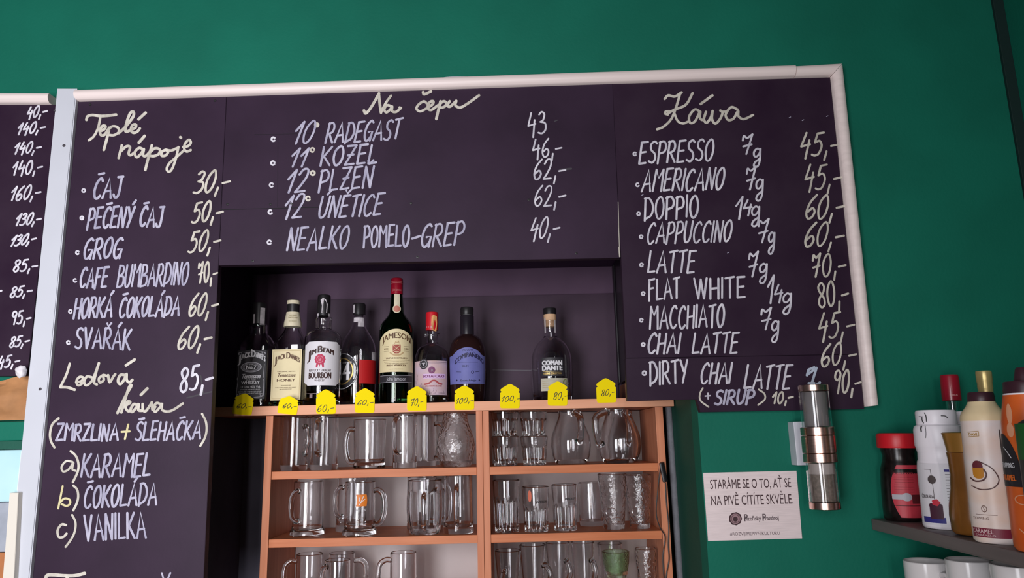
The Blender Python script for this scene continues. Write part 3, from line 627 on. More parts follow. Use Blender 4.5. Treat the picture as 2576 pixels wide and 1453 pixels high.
# 1 square bottle, black label
b = Bottle('spirit_bottle', 642, 1018, 762, 1.955, 'square clear bottle with black label and white print, beside the niche wall')
hw = 40; sqf = lambda zz: max(0, min(1, (b.zz(842) - zz) / (b.zz(842) - b.zz(866))))
sq1 = lambda z: .93 * sqf(z)
b.glass([(38, 1018), (39.5, 1010), (40, 940), (40, 880), (39, 868), (33, 852), (25, 842), (22, 835), (21, 822), (21, 818), (14, 812), (13, 806)], GLASS, .003, .012, sq1, 64)
b.liquid(1004, WHISKEY, sq1)
b.solid('cap', [(17, 819), (17, 770), (16, 763), (13, 762)], BLACK)
a = Art(); a.rect(2, 776, 15, 819, 4, 2); a.rect(-16, 792, -11, 815, 2, 1); lab(b, a, b.wrap(17.2), STRIP, 'tax_strip')
a = Art(); a.rect(-36, 884, 36, 1000, 8, 1); L = lab(b, a, b.face(hw - .3), BLABEL)
up = lambda k, y0=0: (lambda x, y: (x, y + k * x * x))
up2 = up(.0105)
a = Art(); a.caps((("J", -33, -27, 904, 17), ("ACK", -25, -3, 900, 12.5), ("D", -1, 9, 900, 16), ("ANIEL'S", 10.5, 33.5, 900, 12.5)), up2)
a.line("No.7", 0, 929, 24, 9, .02); a.line("OLD", 0, 919, 11, 4, 0); a.text("Tennessee", (-23, 951), (23, 951), (-20, 940), .012); a.line("SOUR MASH", 0, 956, 24, 2.6)
a.line("WHISKEY", 0, 964, 45, 6.5, .02); a.line("1.0 Litre 40% Vol.", 0, 974, 50, 5.5, .005)
for yy, ww in ((979, 48), (984, 56), (988, 52)): a.line("DISTILLED AND BOTTLED BY", 0, yy, ww, 2.6)
a.build('label_lettering', b.face(hw - .3, .0010), WHITEINK, L)
a = Art(); a.ring(0, 924.5, 26, 12.5, .86); a.ring(0, 924.5, 21, 9.5, .93); a.ring(0, 924.5, 18, 8, .93)
for sx in (-1, 1):
    a.stroke([(sx * 33, 892), (sx * 24, 888), (sx * 10, 890), (0, 887)], 1.2, True); a.ring(sx * 29, 892, 5, 3.5, .7)
    a.stroke([(sx * 32, 918), (sx * 31, 945), (sx * 33, 952), (sx * 31, 958), (sx * 33, 985), (sx * 30, 994), (sx * 10, 996)], 1.3, True); a.ring(sx * 28, 990, 4, 3, .7)
a.build('border_lettering', b.face(hw - .3, .0010), GREYINK, L)
# 2 square bottle, cream label
b = Bottle('spirit_bottle', 729, 1016, 755, 1.965, 'square clear bottle with cream label and dark brown print, neck wrapped in cream paper'); B2 = b
sqf2 = lambda zz: .93 * max(0, min(1, (B2.zz(838) - zz) / (B2.zz(838) - B2.zz(864))))
b.glass([(36, 1016), (37, 1008), (37.5, 940), (37.5, 878), (37, 866), (31, 850), (24, 838), (20, 828), (18, 815), (16, 800), (14, 792), (13, 786)], GLASS, .003, .012, sqf2, 64)
b.liquid(1000, WHISKEY, sqf2)
b.solid('cap', [(15.5, 789), (15.5, 760), (15, 756), (12, 755)], BLACK)
a = Art(); a.rect(-48, 757, 48, 766, 26, 1); lab(b, a, b.wrap(15.6), CLABELS, 'cap_band', 'pale band round the black cap')
b.solid('neck_collar', [(22, 822), (21.5, 812), (19, 800), (17, 789), (16.6, 786)], CLABELS, label='cream paper collar')
a = Art(); [a.line(t, 0, y, w, 3.4) for t, y, w in (("JACK DANIEL'S", 797, 18), ("TENNESSEE HONEY", 803, 24), ("WHISKEY", 812, 20))]; lab(b, a, b.wrap(lambda y: 17.2 + (y - 789) * .17), mat('olive_ink', (.25, .2, .08), .6), 'neck_lettering')
a = Art(); a.rect(-36.5, 881, 36.5, 1002, 6, 1); L = lab(b, a, b.face(37.2), CLABEL)
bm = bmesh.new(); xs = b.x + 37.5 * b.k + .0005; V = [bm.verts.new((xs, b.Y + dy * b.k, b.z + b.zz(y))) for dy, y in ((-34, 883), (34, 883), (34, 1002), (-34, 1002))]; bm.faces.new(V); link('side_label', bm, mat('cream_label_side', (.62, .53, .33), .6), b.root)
a = Art(); a.caps((("J", -31, -25, 907, 16), ("ACK", -23, -3, 903, 11.5), ("D", -1, 8.5, 903, 15), ("ANIEL'S", 10, 31.5, 903, 11.5)), up(.011), .014); a.text("Tennessee", (-22, 947), (22, 947), (-20, 938), .008); a.line("HONEY", 0, 958, 44, 6.5, .02); a.line("ORIGINAL RECIPE", 0, 935.5, 44, 2.6, .01)
for yy, ww in ((968, 24), (973, 52), (977, 30)): a.line("HONEY LIQUEUR BLENDED WITH WHISKEY", 0, yy, ww, 1.8)
a.build('label_lettering', b.face(37.2, .0010), mat('brown_ink', (.10, .04, .015), .6), L)
a = Art()
for p, q in (((-33, 885), (33, 885)), ((33, 885), (33, 998)), ((33, 998), (-33, 998)), ((-33, 998), (-33, 885))): a.stroke([p, q], .7)
a.build('border_lettering', b.face(37.2, .0010), mat('tan_ink', (.42, .3, .13), .6), L)
# 3 bourbon, white label
b = Bottle('spirit_bottle', 808, 1020, 742, 1.95, 'round clear bottle with white label, red seal and black cap, filled only at its foot')
b.glass([(43, 1020), (45, 1012), (45.5, 980), (46, 900), (46, 862), (44, 848), (36, 838), (25, 832), (20.5, 828), (20, 815), (21, 803), (17, 797), (14, 793)], GLASS, .003, .012, None, 56, lambda z: (16, .0012) if b.zz(830) < z < b.zz(803) else (0, 0))
b.liquid(985)
b.solid('cap', [(16.2, 797), (16.2, 748), (15, 743), (12, 742)], BLACK)
a = Art(); a.poly([(-9, 757), (-3, 752), (4, 756), (9, 768), (8, 790), (-6, 790), (-5, 772)]); a.rect(-22, 791, -14, 802, 2, 1); a.rect(12, 791, 20, 801, 2, 1); lab(b, a, b.wrap(16.6), STRIP, 'tax_strip')
ct = lambda x: 8 * max(0, (abs(x) - 38) / 14) ** .6 if abs(x) > 38 else 0
a = Art(); a.rect(-52, 866, 52, 973, 36, 1, ct, lambda x: -ct(x)); L = lab(b, a, b.wrap(46.1), WLABEL)
a = Art(); a.caps((("J", -39, -31, 899, 20), ("IM", -28, -16, 893, 12), ("B", -11, -1, 893, 17), ("EAM", 1.5, 27, 893, 12)), up(.0085), .022); a.line("BOURBON", -6, 956, 55, 15, .016); a.line("KENTUCKY STRAIGHT", -6, 939.5, 55, 6, .004); a.line("WHISKEY", -6, 963.5, 24, 5)
a.build('label_lettering', b.wrap(46.1, .001), mat('dark_brown_ink', (.05, .02, .018), .6), L)
a = Art(); a.ring(-6, 910, 12.5, 13, 0, 30, .06, 10); a.poly([(-14, 919), (-10, 921), (-12, 931), (-16, 927)]); a.poly([(-2, 921), (3, 919), (4, 928), (0, 930)]); a.poly([(-8, 921), (-5, 921), (-6, 929)])
a.build('seal_lettering', b.wrap(46.1, .001), mat('crimson_ink', (.52, .03, .09), .6), L)
a = Art(); a.ring(-6, 910, 8, 8.5, .86); a.line("B", -6, 914, 6, 8); a.build('seal_lettering', b.wrap(46.1, .0014), mat('pale_pink_ink', (.7, .3, .36), .6), L)
a = Art(); a.stroke([(-42, 992), (10, 992)], 1.2); a.rect(-30, 994, -22, 1003); a.build('foot_lettering', b.wrap(45.6, .0006), mat('faint_ink', (.25, .18, .18), .6), b.root)
# 4 rum with red patch, behind
b = Bottle('spirit_bottle', 899, 1014, 763, 2.035, 'tall-necked clear bottle with round black badge and red patch, partly behind its neighbour')
b.glass([(43, 1014), (45, 1006), (45.5, 960), (45, 900), (43, 872), (36, 852), (26, 836), (18, 822), (15, 812), (14.5, 800), (14.5, 792)], GLASS, .003, .012, None, 56)
b.liquid(962)
b.solid('cap', [(16.5, 791), (16.5, 768), (15, 764), (12, 763)], BLACK, flute=cap_ridges())
a = Art(); a.rect(-14, 800, 14, 812, 8, 1); a.rect(-2, 812, 14, 823, 5, 1); a.rect(-17, 768, -12, 788, 2, 1); lab(b, a, b.wrap(lambda y: 16.7 if y < 792 else (15.4 if y < 812 else 18.6)), STRIP, 'tax_strip')
a = Art(); a.rect(2, 906, 58, 962, 14, 1); lab(b, a, b.wrap(45.6), REDLABEL, 'red_label')
a = Art(); a.rect(36, 886, 60, 906, 6, 1); lab(b, a, b.wrap(45.5), STRIP, 'paper_label')
a = Art(); a.ring(-42, 932, 42, 43, 0, 40); L = lab(b, a, b.wrap(45.7), BLABEL, 'badge')
a = Art(); a.ring(-42, 932, 31, 32, .91, 40); a.build('badge_lettering', b.wrap(45.7, .001), GOLD, L)
a = Art(); a.ring(-42, 932, 41.5, 42.5, .97, 40); a.line("34", -40, 953, 40, 42, .012); a.line("CAPTAIN SPICED", -30, 914, 30, 4); a.build('badge_lettering', b.wrap(45.7, .0012), WHITEINK, L)
# 5 tall green bottle
b = Bottle('spirit_bottle', 996, 1018, 700, 1.955, 'tallest bottle, green glass with large cream label and dark red cap')
b.glass([(41, 1018), (43, 1010), (43, 940), (43, 850), (42, 830), (36, 815), (24, 800), (18, 788), (16.5, 770), (15, 748), (14, 742)], GREENGLASS, .003, .012, None, 56)
b.liquid(960, mat('whiskey_dark', (.2, .07, .01), 0, trans=1, ior=1.34))
b.solid('cap', [(15.4, 742), (15.4, 706), (14.4, 701), (12, 700)], REDCAP, flute=lambda z: (0, 0))
a = Art(); a.line("John Jameson", 0, 735, 24, 6); [a.rect(-24, y, 24, y + .8, 16, 1) for y in (710, 714)]; lab(b, a, b.wrap(15.7), mat('pink_ink', (.62, .2, .2), .5), 'cap_lettering')
a = Art(); a.rect(-7, 743, 8, 776, 4, 4); L = lab(b, a, b.wrap(lambda y: 15.3 + max(0, y - 748) * .052), CLABELS, 'neck_label')
a = Art(); a.ring(0, 782, 10.5, 10.5, 0, 24); L2 = lab(b, a, b.wrap(19.6), CLABELS, 'neck_seal')
a = Art(); a.ring(0, 782, 8, 8, 0, 24); a.build('seal_lettering', b.wrap(19.6, .001), mat('salmon_ink', (.5, .17, .12), .6), L2)
tp = lambda x: .0102 * x * x
a = Art(); a.rect(-52, 836, 52, 942, 40, 1, tp); L = lab(b, a, b.wrap(43.1), CLABEL)
a = Art(); a.line("JAMESON", 0, 859, 76, 14, .012, up(.0085)); a.line("TRIPLE DISTILLED", 0, 910, 55, 3.6, .015); a.line("IRISH WHISKEY", 0, 928, 48, 4, .02); a.line("ESTD", -26, 887, 12, 3.6, .01); a.line("1780", 25, 887, 12, 3.6, .01)
for yy, ww in ((918, 64), (922, 60), (936, 34)): a.line("ORIGINAL IRISH WHISKEY SINCE SEVENTEEN EIGHTY", 0, yy, ww, 1.7)
[a.stroke([(x, y), (x + 14, y)], .5) for x in (-33, 18) for y in (879, 891)]; a.rect(-36, 913, 36, 913.6, 14, 1)
a.build('label_lettering', b.wrap(43.1, .001), MATS['brown_ink'], L)
a = Art(); a.rect(-9, 875, 10, 892, 5, 1); a.poly([(-9, 892), (10, 892), (5, 897), (-4, 897)]); a.build('crest_lettering', b.wrap(43.1, .001), mat('brick_ink', (.36, .07, .05), .6), L)
a = Art(); a.stroke([(-8, 877), (9, 891)], .9); a.stroke([(9, 877), (-8, 891)], .9); a.build('crest_lettering', b.wrap(43.1, .0014), CLABEL, L)
a = Art(); a.stroke([(-15, 895), (-8, 900), (0, 901), (9, 900), (16, 895)], 3.2, True); a.stroke([(-4, 873), (-2, 868), (2, 871), (4, 866), (6, 872)], 1.6, True); a.build('ribbon_lettering', b.wrap(43.1, .0012), mat('tan_gold_ink', (.50, .33, .17), .6), L)
a = Art(); a.rect(-48, 949, 48, 968, 30, 1); L = lab(b, a, b.wrap(43.1), BLABEL, 'band_label')
a = Art(); a.line("John Jameson", 0, 963, 48, 9, .005); a.rect(-46, 950, 46, 950.8, 20, 1); a.rect(-46, 966.5, 46, 967.3, 20, 1); a.build('label_lettering', b.wrap(43.1, .001), GREYINK, L)
# 6 pink label, red cap
b = Bottle('spirit_bottle', 1087, 1013, 785, 1.975, 'stout clear bottle with pink floral label and bright red cap')
b.glass([(42, 1013), (43.5, 1006), (44, 960), (43.5, 912), (41, 893), (34, 877), (22, 868), (15, 863), (14, 852), (15.5, 843), (14, 838), (13, 830)], GLASS, .003, .014, None, 56)
b.liquid(1001)
b.solid('cap', [(15.8, 831), (16, 790), (15, 786), (12, 785)], REDCAP2)
bm = bmesh.new()
for sx in (-1, 1):
    tube(bm, [(b.x + sx * 13 * b.k, b.Y, b.z + b.zz(843)), (b.x + sx * 19 * b.k, b.Y, b.z + b.zz(842))], .004, 10)
link('neck_lug', bm, GLASS, b.root, smooth=True)
a = Art(); a.poly([(-1, 797), (4, 794), (13, 797), (14, 815), (11, 836), (0, 832), (-2, 815)]); lab(b, a, b.wrap(16.4), ORSTRIP, 'tax_strip')
a = Art(); a.line("1 3 15", -8, 826, 14, 4); lab(b, a, b.wrap(16.4), WHITEINK, 'cap_lettering')
a = Art(); a.rect(-58, 911, 42, 994, 34, 1); L = lab(b, a, b.wrap(44.0), PINKLABEL)
a = Art(); a.rect(-22, 943, 36, 954, 14, 1); a.build('band_lettering', b.wrap(44.0, .0008), LILAC, L)
a = Art(); a.line("BOTAFOGO", 4, 952, 54, 6.5, .02); a.ring(-1, 934, 8.5, 8.5, 0, 22); a.build('label_lettering', b.wrap(44.0, .0012), mat('plum_ink', (.20, .05, .14), .6), L)
a = Art(); a.stroke([(-18, 968), (-8, 966), (0, 960), (8, 960), (16, 966), (24, 968)], 4, True); a.line("PREMIUM BLEND", 4, 974, 40, 3, .02); a.build('ribbon_lettering', b.wrap(44.0, .0012), mat('brick_red_ink', (.38, .06, .07), .6), L)
a = Art(); a.rect(-20, 913.5, 42, 916, 14, 1); a.rect(-20, 918, 42, 919, 14, 1); a.line("R", 1, 938, 6, 7); a.build('border_lettering', b.wrap(44.0, .0014), mat('mauve_grey_ink', (.30, .22, .27), .6), L)
a = Art(); [a.stroke([(x, y), (x + rnd.uniform(1, 3), y + rnd.uniform(1, 4)), (x + rnd.uniform(-2, 2), y + rnd.uniform(4, 8))], .8, True) for x, y in [(rnd.uniform(-50, -28), rnd.uniform(940, 985)) for _ in range(7)] + [(rnd.uniform(-20, 38), rnd.uniform(977, 986)) for _ in range(6)]]; a.line("1000ml", 24, 991, 16, 3); a.line("40% vol", 0, 991, 16, 3); a.build('flower_lettering', b.wrap(44.0, .0011), MATS['mauve_grey_ink'], L)
a = Art(); a.ring(-21, 919, 11.5, 12.5, 0, 30, .03, 16); L3 = lab(b, a, b.wrap(44.0, .0016), BLABEL, 'round_sticker')
a = Art(); a.ring(-21, 919, 9, 9.6, .9, 26); a.poly([(-26, 916), (-16, 916), (-21, 924)]); a.build('sticker_lettering', b.wrap(44.0, .0021), GREYINK, L3)
# 7 dark bottle, blue label
b = Bottle('spirit_bottle', 1177, 1016, 773, 1.98, 'nearly black rounded bottle with periwinkle blue label')
RB = lambda y: 46 - max(0, y - 930) * .055
b.glass([(38, 1016), (40, 1010), (43, 985), (46, 940), (46.5, 905), (44, 880), (37, 860), (26, 849), (18, 845), (17, 838), (16.5, 800), (16, 794)], DARKGLASS, .003, .01, None, 56)
b.solid('neck_seal', [(17.2, 845), (17.2, 796), (16, 794)], mat('black_foil', (.018, .014, .02), .3))
b.solid('stopper', [(16, 793), (16.8, 791), (17, 776), (15.5, 773)], BLACK)
b.solid('neck_ring', [(12.5, 795), (12.5, 792)], WHITEINK)
tp2 = lambda x: .0115 * x * x if abs(x) < 40 else 18.4 + (abs(x) - 40) * .2
a = Art(); a.rect(-56, 881, 56, 971, 40, 6, tp2); L = lab(b, a, b.wrap(lambda y: RB(y) + .8), BLUELABEL)
a = Art(); a.line("COMPAÑERO", 6, 911, 78, 11, .02, lambda x, y: (x, y + .0125 * (x - 6) ** 2 - 6)); a.line("PANAMA", 2, 891, 26, 5); a.line("RUM", -5, 930, 14, 5); a.line("Extra Añejo", 2, 965, 38, 5, .01)
a.ring(-28, 962, 2.2, 2.2); a.ring(30, 962, 2.2, 2.2); a.ring(12, 943, 3.6, 4, .7); a.stroke([(-28, 941), (-16, 942)], 1.2); a.stroke([(20, 942), (30, 941)], 1.2); a.rect(-22, 918, 26, 918.6, 12, 1)
a.build('label_lettering', b.wrap(lambda y: RB(y) + .8, .001), mat('navy_ink', (.018, .016, .06), .6), L)
# 8 clear bottle with cork
b = Bottle('spirit_bottle', 1390, 1004, 775, 2.01, 'bulbous nearly empty clear bottle with cork stopper, standing alone on the plank')
b.glass([(46, 1004), (48, 996), (50, 950), (51, 905), (47, 882), (37, 864), (24, 852), (16.5, 845), (15.5, 830), (16, 806)], GLASS, .003, .013, None, 56)
b.solid('cork', [(13, 822), (14.5, 806), (15.6, 804), (15.8, 791)], CORK, label='pale cork')
b.solid('stopper_cap', [(16.4, 791), (16.6, 778), (15.5, 775)], BLACK)
a = Art(); a.rect(-17, 800, -12, 838, 2, 1); a.rect(11, 806, 16, 838, 2, 1); lab(b, a, b.wrap(16.3), STRIP, 'tax_strip')
a = Art(); a.rect(-27, 902, 31, 946, 16, 1); L = lab(b, a, b.wrap(51.2), BLABEL)
a = Art(); a.line("COMAN", 2, 920, 49, 11, .03); a.line("DANTE", 2, 932.5, 49, 11, .03); a.build('label_lettering', b.wrap(51.2, .001), WHITEINK, L)
a = Art(); a.rect(-22, 934.5, 24, 935.5, 10, 1); a.line("RESERVE COLLECTION", 2, 942, 46, 4.5, .01); a.build('gold_lettering', b.wrap(51.2, .001), GOLD, L)
a = Art(); a.rect(-28, 951, 42, 981, 18, 1); L = lab(b, a, b.wrap(50.4), mat('sage_paper', (.52, .48, .38), .6, var=.08, scale=40), 'lower_label')
a = Art(); [a.rect(-24, y, -24 + w, y + .8, 8, 1) for y, w in ((957, 36), (962, 44), (967, 30), (972, 40))]; a.build('label_lettering', b.wrap(50.4, .0009), MATS['tan_ink'], L)
a = Art(); a.ring(34, 960, 6, 7, .8); a.stroke([(28, 962), (34, 955), (40, 953)], 1.2, True); a.build('leaf_lettering', b.wrap(50.4, .0009), mat('leaf_green_ink', (.2, .3, .06), .6), L)

# ------------------------------------------------------------------ price tags on the plank edge
TAG = [(0, 0), (4, 1), (20, 10.5), (24, 14.5), (23.5, 18), (21, 19.8), (22, 21.2), (24.6, 23), (24.8, 56), (23, 60.5), (18, 61.5), (-18, 61.5), (-23, 60.5), (-24.8, 56), (-24.6, 23), (-22, 21.2), (-21, 19.8), (-23.5, 18), (-24, 14.5), (-20, 10.5), (-4, 1)]
def price_tag(ax, ay, rot, text, label, tx=(-14, 12), ty=45, h=15, sy=1.0):
    c, s = math.cos(math.radians(rot)), math.sin(math.radians(rot)); Yt = Y_CAB - .0035
    M = lambda x, y: (ax + c * x - s * y * sy, ay + s * x * .6 + c * y * sy)
    o = slab('price_tag', [M(x, y) for x, y in TAG][::-1], Yt, Yt + .0012, YELLOW, None, 0)
    tag(o, label, 'price tag', 'yellow price tags on the plank edge')
    Art().word(text, M(tx[0], ty), M(tx[1], ty - 3), M(tx[0] + 3, ty - h), 1.7, .2).build('price_lettering', flat(Yt - .0004), INK, o)
price_tag(616.6, 989, 9.5, "60,-", 'tilted yellow price tag reading 60 under the black-labelled square bottle', (-16, 20), 44, 13, .88)
price_tag(729, 996, 9.5, "60,-", 'tilted yellow price tag reading 60 under the cream-labelled square bottle', (-14, 20), 42, 15, .74)
price_tag(819.5, 979, -.5, "60,-", 'yellow price tag reading 60 under the bottle with the red seal', (-22, 19), 56, 16)
price_tag(918.6, 976, 1.5, "60,-", 'yellow price tag reading 60 under the bottle with the red patch', (-19, 20), 43, 12)
price_tag(1049, 971, .5, "70,-", 'yellow price tag reading 70 between the green and the pink-labelled bottles', (-16, 14), 49, 17)
price_tag(1168, 969, 0, "100,-", 'yellow price tag reading 100 under the blue-labelled bottle', (-22, 22), 46, 13)
price_tag(1283, 965, .5, "100,-", 'yellow price tag reading 100 on the bare stretch of plank', (-22, 24), 45, 13)
price_tag(1403, 958.5, .5, "80,-", 'yellow price tag reading 80 under the bottle with the cork', (-11, 24), 47, 18)
price_tag(1523.5, 950.7, -2.5, "80,-", 'yellow price tag reading 80 last in the row, beside the coffee board', (-13, 20), 45, 15)

# ------------------------------------------------------------------ glasses in the cabinet
def vessel(name, px, yb, hw_t, hw_b, ytop, Y, z, label, cat, group, prof=None, handle=None, facets=None, wall=.0028, base=.010, foot=0, material=None, seg=40, hz=(.16, .82), hout=.030, tilt=0, hr=.0055):
    P = onY(px, yb, Y); k = px_size(P); h = onY(px, ytop, Y).z - z
    if z == S1: h = min(h, PZ0 - z - .004)
    if z == S2: h = min(h, S1 - TH - z - .003)
    root = thing(name, (P.x, Y, z + .0004), label, cat, group); zz = z + .0004; x = P.x
    material = material or GLASS
    if prof is None:
        prof = [(hw_b, 0), (hw_b + foot, .02), (hw_b + foot, .09), (hw_b, .13)] if foot else [(hw_b * .97, 0), (hw_b, .02)]
        prof += [(hw_b + (hw_t - hw_b) * t, max(t, .16)) for t in (.2, .4, .6, .8, 1.0)]
    o = [(r * k, t * h) for r, t in prof]
    if facets and facets[0]:
        n, d, t0, t1 = facets
        dense = []
        for (r0, z0), (r1, z1) in zip(o, o[1:]):
            for q in range(4): dense.append((r0 + (r1 - r0) * q / 4, z0 + (z1 - z0) * q / 4))
        o = dense + [o[-1]]
        fl = lambda zq: (n, d) if t0 * h <= zq <= t1 * h else (0, 0)
        seg = max(seg, n * 6)
    else: fl = None
    inner = [(max(r - wall, .002), q) for r, q in o if q > base]
    inner = [(inner[0][0] * .95, base)] + inner
    bm = bmesh.new(); m_ = [(0, 0)] + o + [(o[-1][0] - wall / 2, h + wall * .4)]
    lathe(bm, m_, x, Y, zz, seg, None, fl) if False else None
    n_o = len(m_)
    lathe(bm, m_ + inner[::-1] + [(0, base)], x, Y, zz, seg, None, None)
    if fl:
        for i, v in enumerate(bm.verts):
            if i == 0: continue
            if i < 1 + (n_o - 1) * seg:
                zq = v.co.z - zz; fn, fd = fl(zq)
                if fn:
                    dx, dy = v.co.x - x, v.co.y - Y; r = math.hypot(dx, dy); t = math.atan2(dx, -dy)
                    f = (r - fd * (1 - abs(math.cos(fn * t / 2)))) / r; v.co.x, v.co.y = x + dx * f, Y + dy * f
    if tilt: bmesh.ops.rotate(bm, cent=(x, Y, zz), matrix=Matrix.Rotation(math.radians(tilt), 3, 'Y'), verts=bm.verts)
    link('glass_body', bm, material, root, smooth=True)
    if handle is not None:
        def R(t):
            for (r0, q0), (r1, q1) in zip(prof, prof[1:]):
                if q0 <= t <= q1: return (r0 + (r1 - r0) * (t - q0) / max(q1 - q0, 1e-6)) * k
            return prof[-1][0] * k
        a = math.radians(handle); d = Vector((math.sin(a), -math.cos(a), 0)); c = Vector((x, Y, zz)); t0, t1 = hz
        pt = lambda r, t: c + d * r + Vector((0, 0, t * h))
        ri0, ri1 = R(t0) - wall * .6, R(t1) - wall * .6; ro = max(R(t0), R(t1)) + hout
        path = smooth_path([pt(ri0, t0), pt(R(t0) + hout * .35, t0 - .01), pt(ro - .006, t0 + .07), pt(ro, (t0 + t1) / 2), pt(ro - .004, t1 - .08), pt(R(t1) + hout * .4, t1 + .01), pt(ri1, t1)], 5)
        bm = bmesh.new(); tube(bm, path, hr, 12, True, 1.25); link('handle', bm, material, root, smooth=True)
    return root, x, k, h, zz
MUG = 'glass beer mugs in the cabinet'; TUM = 'drinking glasses in the cabinet'; JUG = 'glass jugs in the cabinet'
# top row, left bay
vessel('beer_mug', 739, 1179, 33, 33, 1046, 1.955, S1, 'tall smooth mug with bright streaks, first on the upper shelf', 'mug', MUG, handle=60, wall=.004, base=.014, hz=(.3, .8), hout=.012)
vessel('beer_mug', 814, 1177, 35, 35, 1046, 1.95, S1, 'tall smooth mug whose handle faces forward, second on the upper shelf', 'mug', MUG, handle=-4, wall=.004, base=.014, hz=(.3, .92))
vessel('beer_mug', 929, 1176, 42, 38, 1056, 1.985, S1, 'broad low mug with a looping handle, middle of the upper shelf', 'mug', MUG, handle=-75, wall=.0035, base=.014, foot=2, hz=(.14, .8), hout=.02)
vessel('beer_mug', 1018, 1172, 31, 31, 1040, 1.965, S1, 'tall smooth mug with forward handle next to the broad low mug', 'mug', MUG, handle=-18, wall=.004, base=.014, hz=(.3, .93))
vessel('beer_mug', 1070, 1169, 28, 28, 1040, 2.06, S1, 'tall smooth mug behind the embossed pear-shaped jug', 'mug', MUG, handle=70, wall=.004, base=.014)
r_, x_, k_, h_, z_ = vessel('glass_jug', 1146, 1172, 0, 0, 1030, 1.965, S1, 'pear-shaped embossed jug beside the cabinet divider', 'jug', JUG, wall=.0035, base=.016, material=RIPGLASS,
       prof=[(36, 0), (40, .03), (46, .2), (50, .36), (47, .52), (40, .68), (34, .82), (31, .92), (31, 1)])
# top row, right bay: two stacks of two tumblers
for px, which in ((1272, 'first'), (1345, 'second')):
    nm = 'beside the divider' if which == 'first' else 'next to the round jug'
    g, x0, k0, h0, z0 = vessel('tumbler', px, 1170 if px < 1300 else 1167, 35, 29, 1098, 1.95, S1, 'fluted low tumbler at the bottom of the stack ' + nm, 'glass', TUM, facets=(14, .003, .05, .66), wall=.004, base=.012)
    vessel('tumbler', px + (-1 if px < 1300 else -2), 1102, 35, 29, 1036, 1.95, z0 + h0 + .0022, 'fluted low tumbler on top of the stack ' + nm, 'glass', TUM, facets=(14, .003, .05, .66), wall=.004, base=.012)
JP = [(36, 0), (40, .03), (47, .16), (51, .34), (49, .5), (41, .68), (33, .82), (29, .92), (30, 1)]
vessel('glass_jug', 1438, 1167, 0, 0, 1024, 1.97, S1, 'round-bellied clear jug beside the stacked tumblers', 'jug', JUG, prof=JP, handle=18, wall=.0035, base=.012, hz=(.42, .95), hout=.02, hr=.007)
vessel('glass_jug', 1558, 1165, 0, 0, 1020, 1.96, S1, 'round-bellied clear jug at the end of the upper shelf with a side handle', 'jug', JUG, prof=JP, handle=-58, wall=.0035, base=.012, hz=(.36, .95), hout=.02, hr=.007)
vessel('glass_jug', 1571, 1158, 0, 0, 1030, 2.075, S1, 'round-bellied clear jug half hidden behind the end jug', 'jug', JUG, prof=[(r * .86, t) for r, t in JP], handle=8, wall=.0035, base=.012, hz=(.36, .95), hout=.02, hr=.007)
# middle row, left bay
vessel('beer_mug', 773, 1343, 37, 39, 1211, 1.975, S2, 'straight clear mug with thick foot, first on the middle shelf', 'mug', MUG, handle=-22, wall=.003, base=.017, foot=4, hz=(.3, .83))
r_, x_, k_, h_, z_ = vessel('beer_mug', 904, 1348, 38, 39, 1212, 1.95, S2, 'clear mug printed with an orange emblem', 'mug', MUG, handle=82, wall=.003, base=.017, foot=4, hz=(.22, .83), hout=.026)
def on_mug(off): return lambda dx, y: Vector((x_ + (38.4 * k_ + off) * math.sin(dx / 38.4), 1.95 - (38.4 * k_ + off) * math.cos(dx / 38.4), z_ + (1348 - y) * h_ / 136))
a = Art(); a.rect(-2, 1242, 24, 1272, 8, 6); L = Art().add([(x + 2 * math.sin((y - 1242) / 30 * 3.1), y) for x, y in a.v], a.f).build('emblem', on_mug(.0005), mat('orange_print', (.70, .19, .02), .5), r_)
a = Art(); a.stroke([(6, 1268), (10, 1262), (16, 1247)], 2, True); a.stroke([(10, 1262), (20, 1254)], 1.6); a.stroke([(9, 1262), (6, 1254), (8, 1248)], 1.6, True); [a.stroke([(-2 + q * 3.4, 1284), (-1 + q * 3.4, 1278 + rnd.uniform(-3, 2))], 1.1) for q in range(8)]; a.build('emblem_lettering', on_mug(.0010), WHITEINK, L)
vessel('beer_mug', 884, 1338, 36, 40, 1201, 2.05, S2, 'taller clear mug standing behind the mug with the orange emblem', 'mug', MUG, handle=-25, wall=.003, base=.017, hz=(.3, .83))
BR = [(36, 0), (38, .03), (43, .2), (46.5, .45), (46.5, .65), (45, .82), (44, 1)]
vessel('beer_mug', 1069, 1338, 0, 0, 1208, 1.955, S2, 'barrel-shaped panelled mug with its handle facing forward', 'mug', MUG, prof=BR, facets=(10, .0034, .06, .78), handle=4, wall=.004, base=.015, hz=(.14, .74))
vessel('beer_mug', 1062, 1332, 38, 38, 1200, 2.06, S2, 'clear mug half hidden behind the barrel-shaped mug', 'mug', MUG, handle=85, wall=.003, base=.015)
vessel('beer_mug', 1153, 1337, 35, 37, 1193, 1.955, S2, 'tall slightly flared mug with forward handle beside the divider', 'mug', MUG, handle=0, wall=.0035, base=.015, foot=2, hz=(.2, .82))
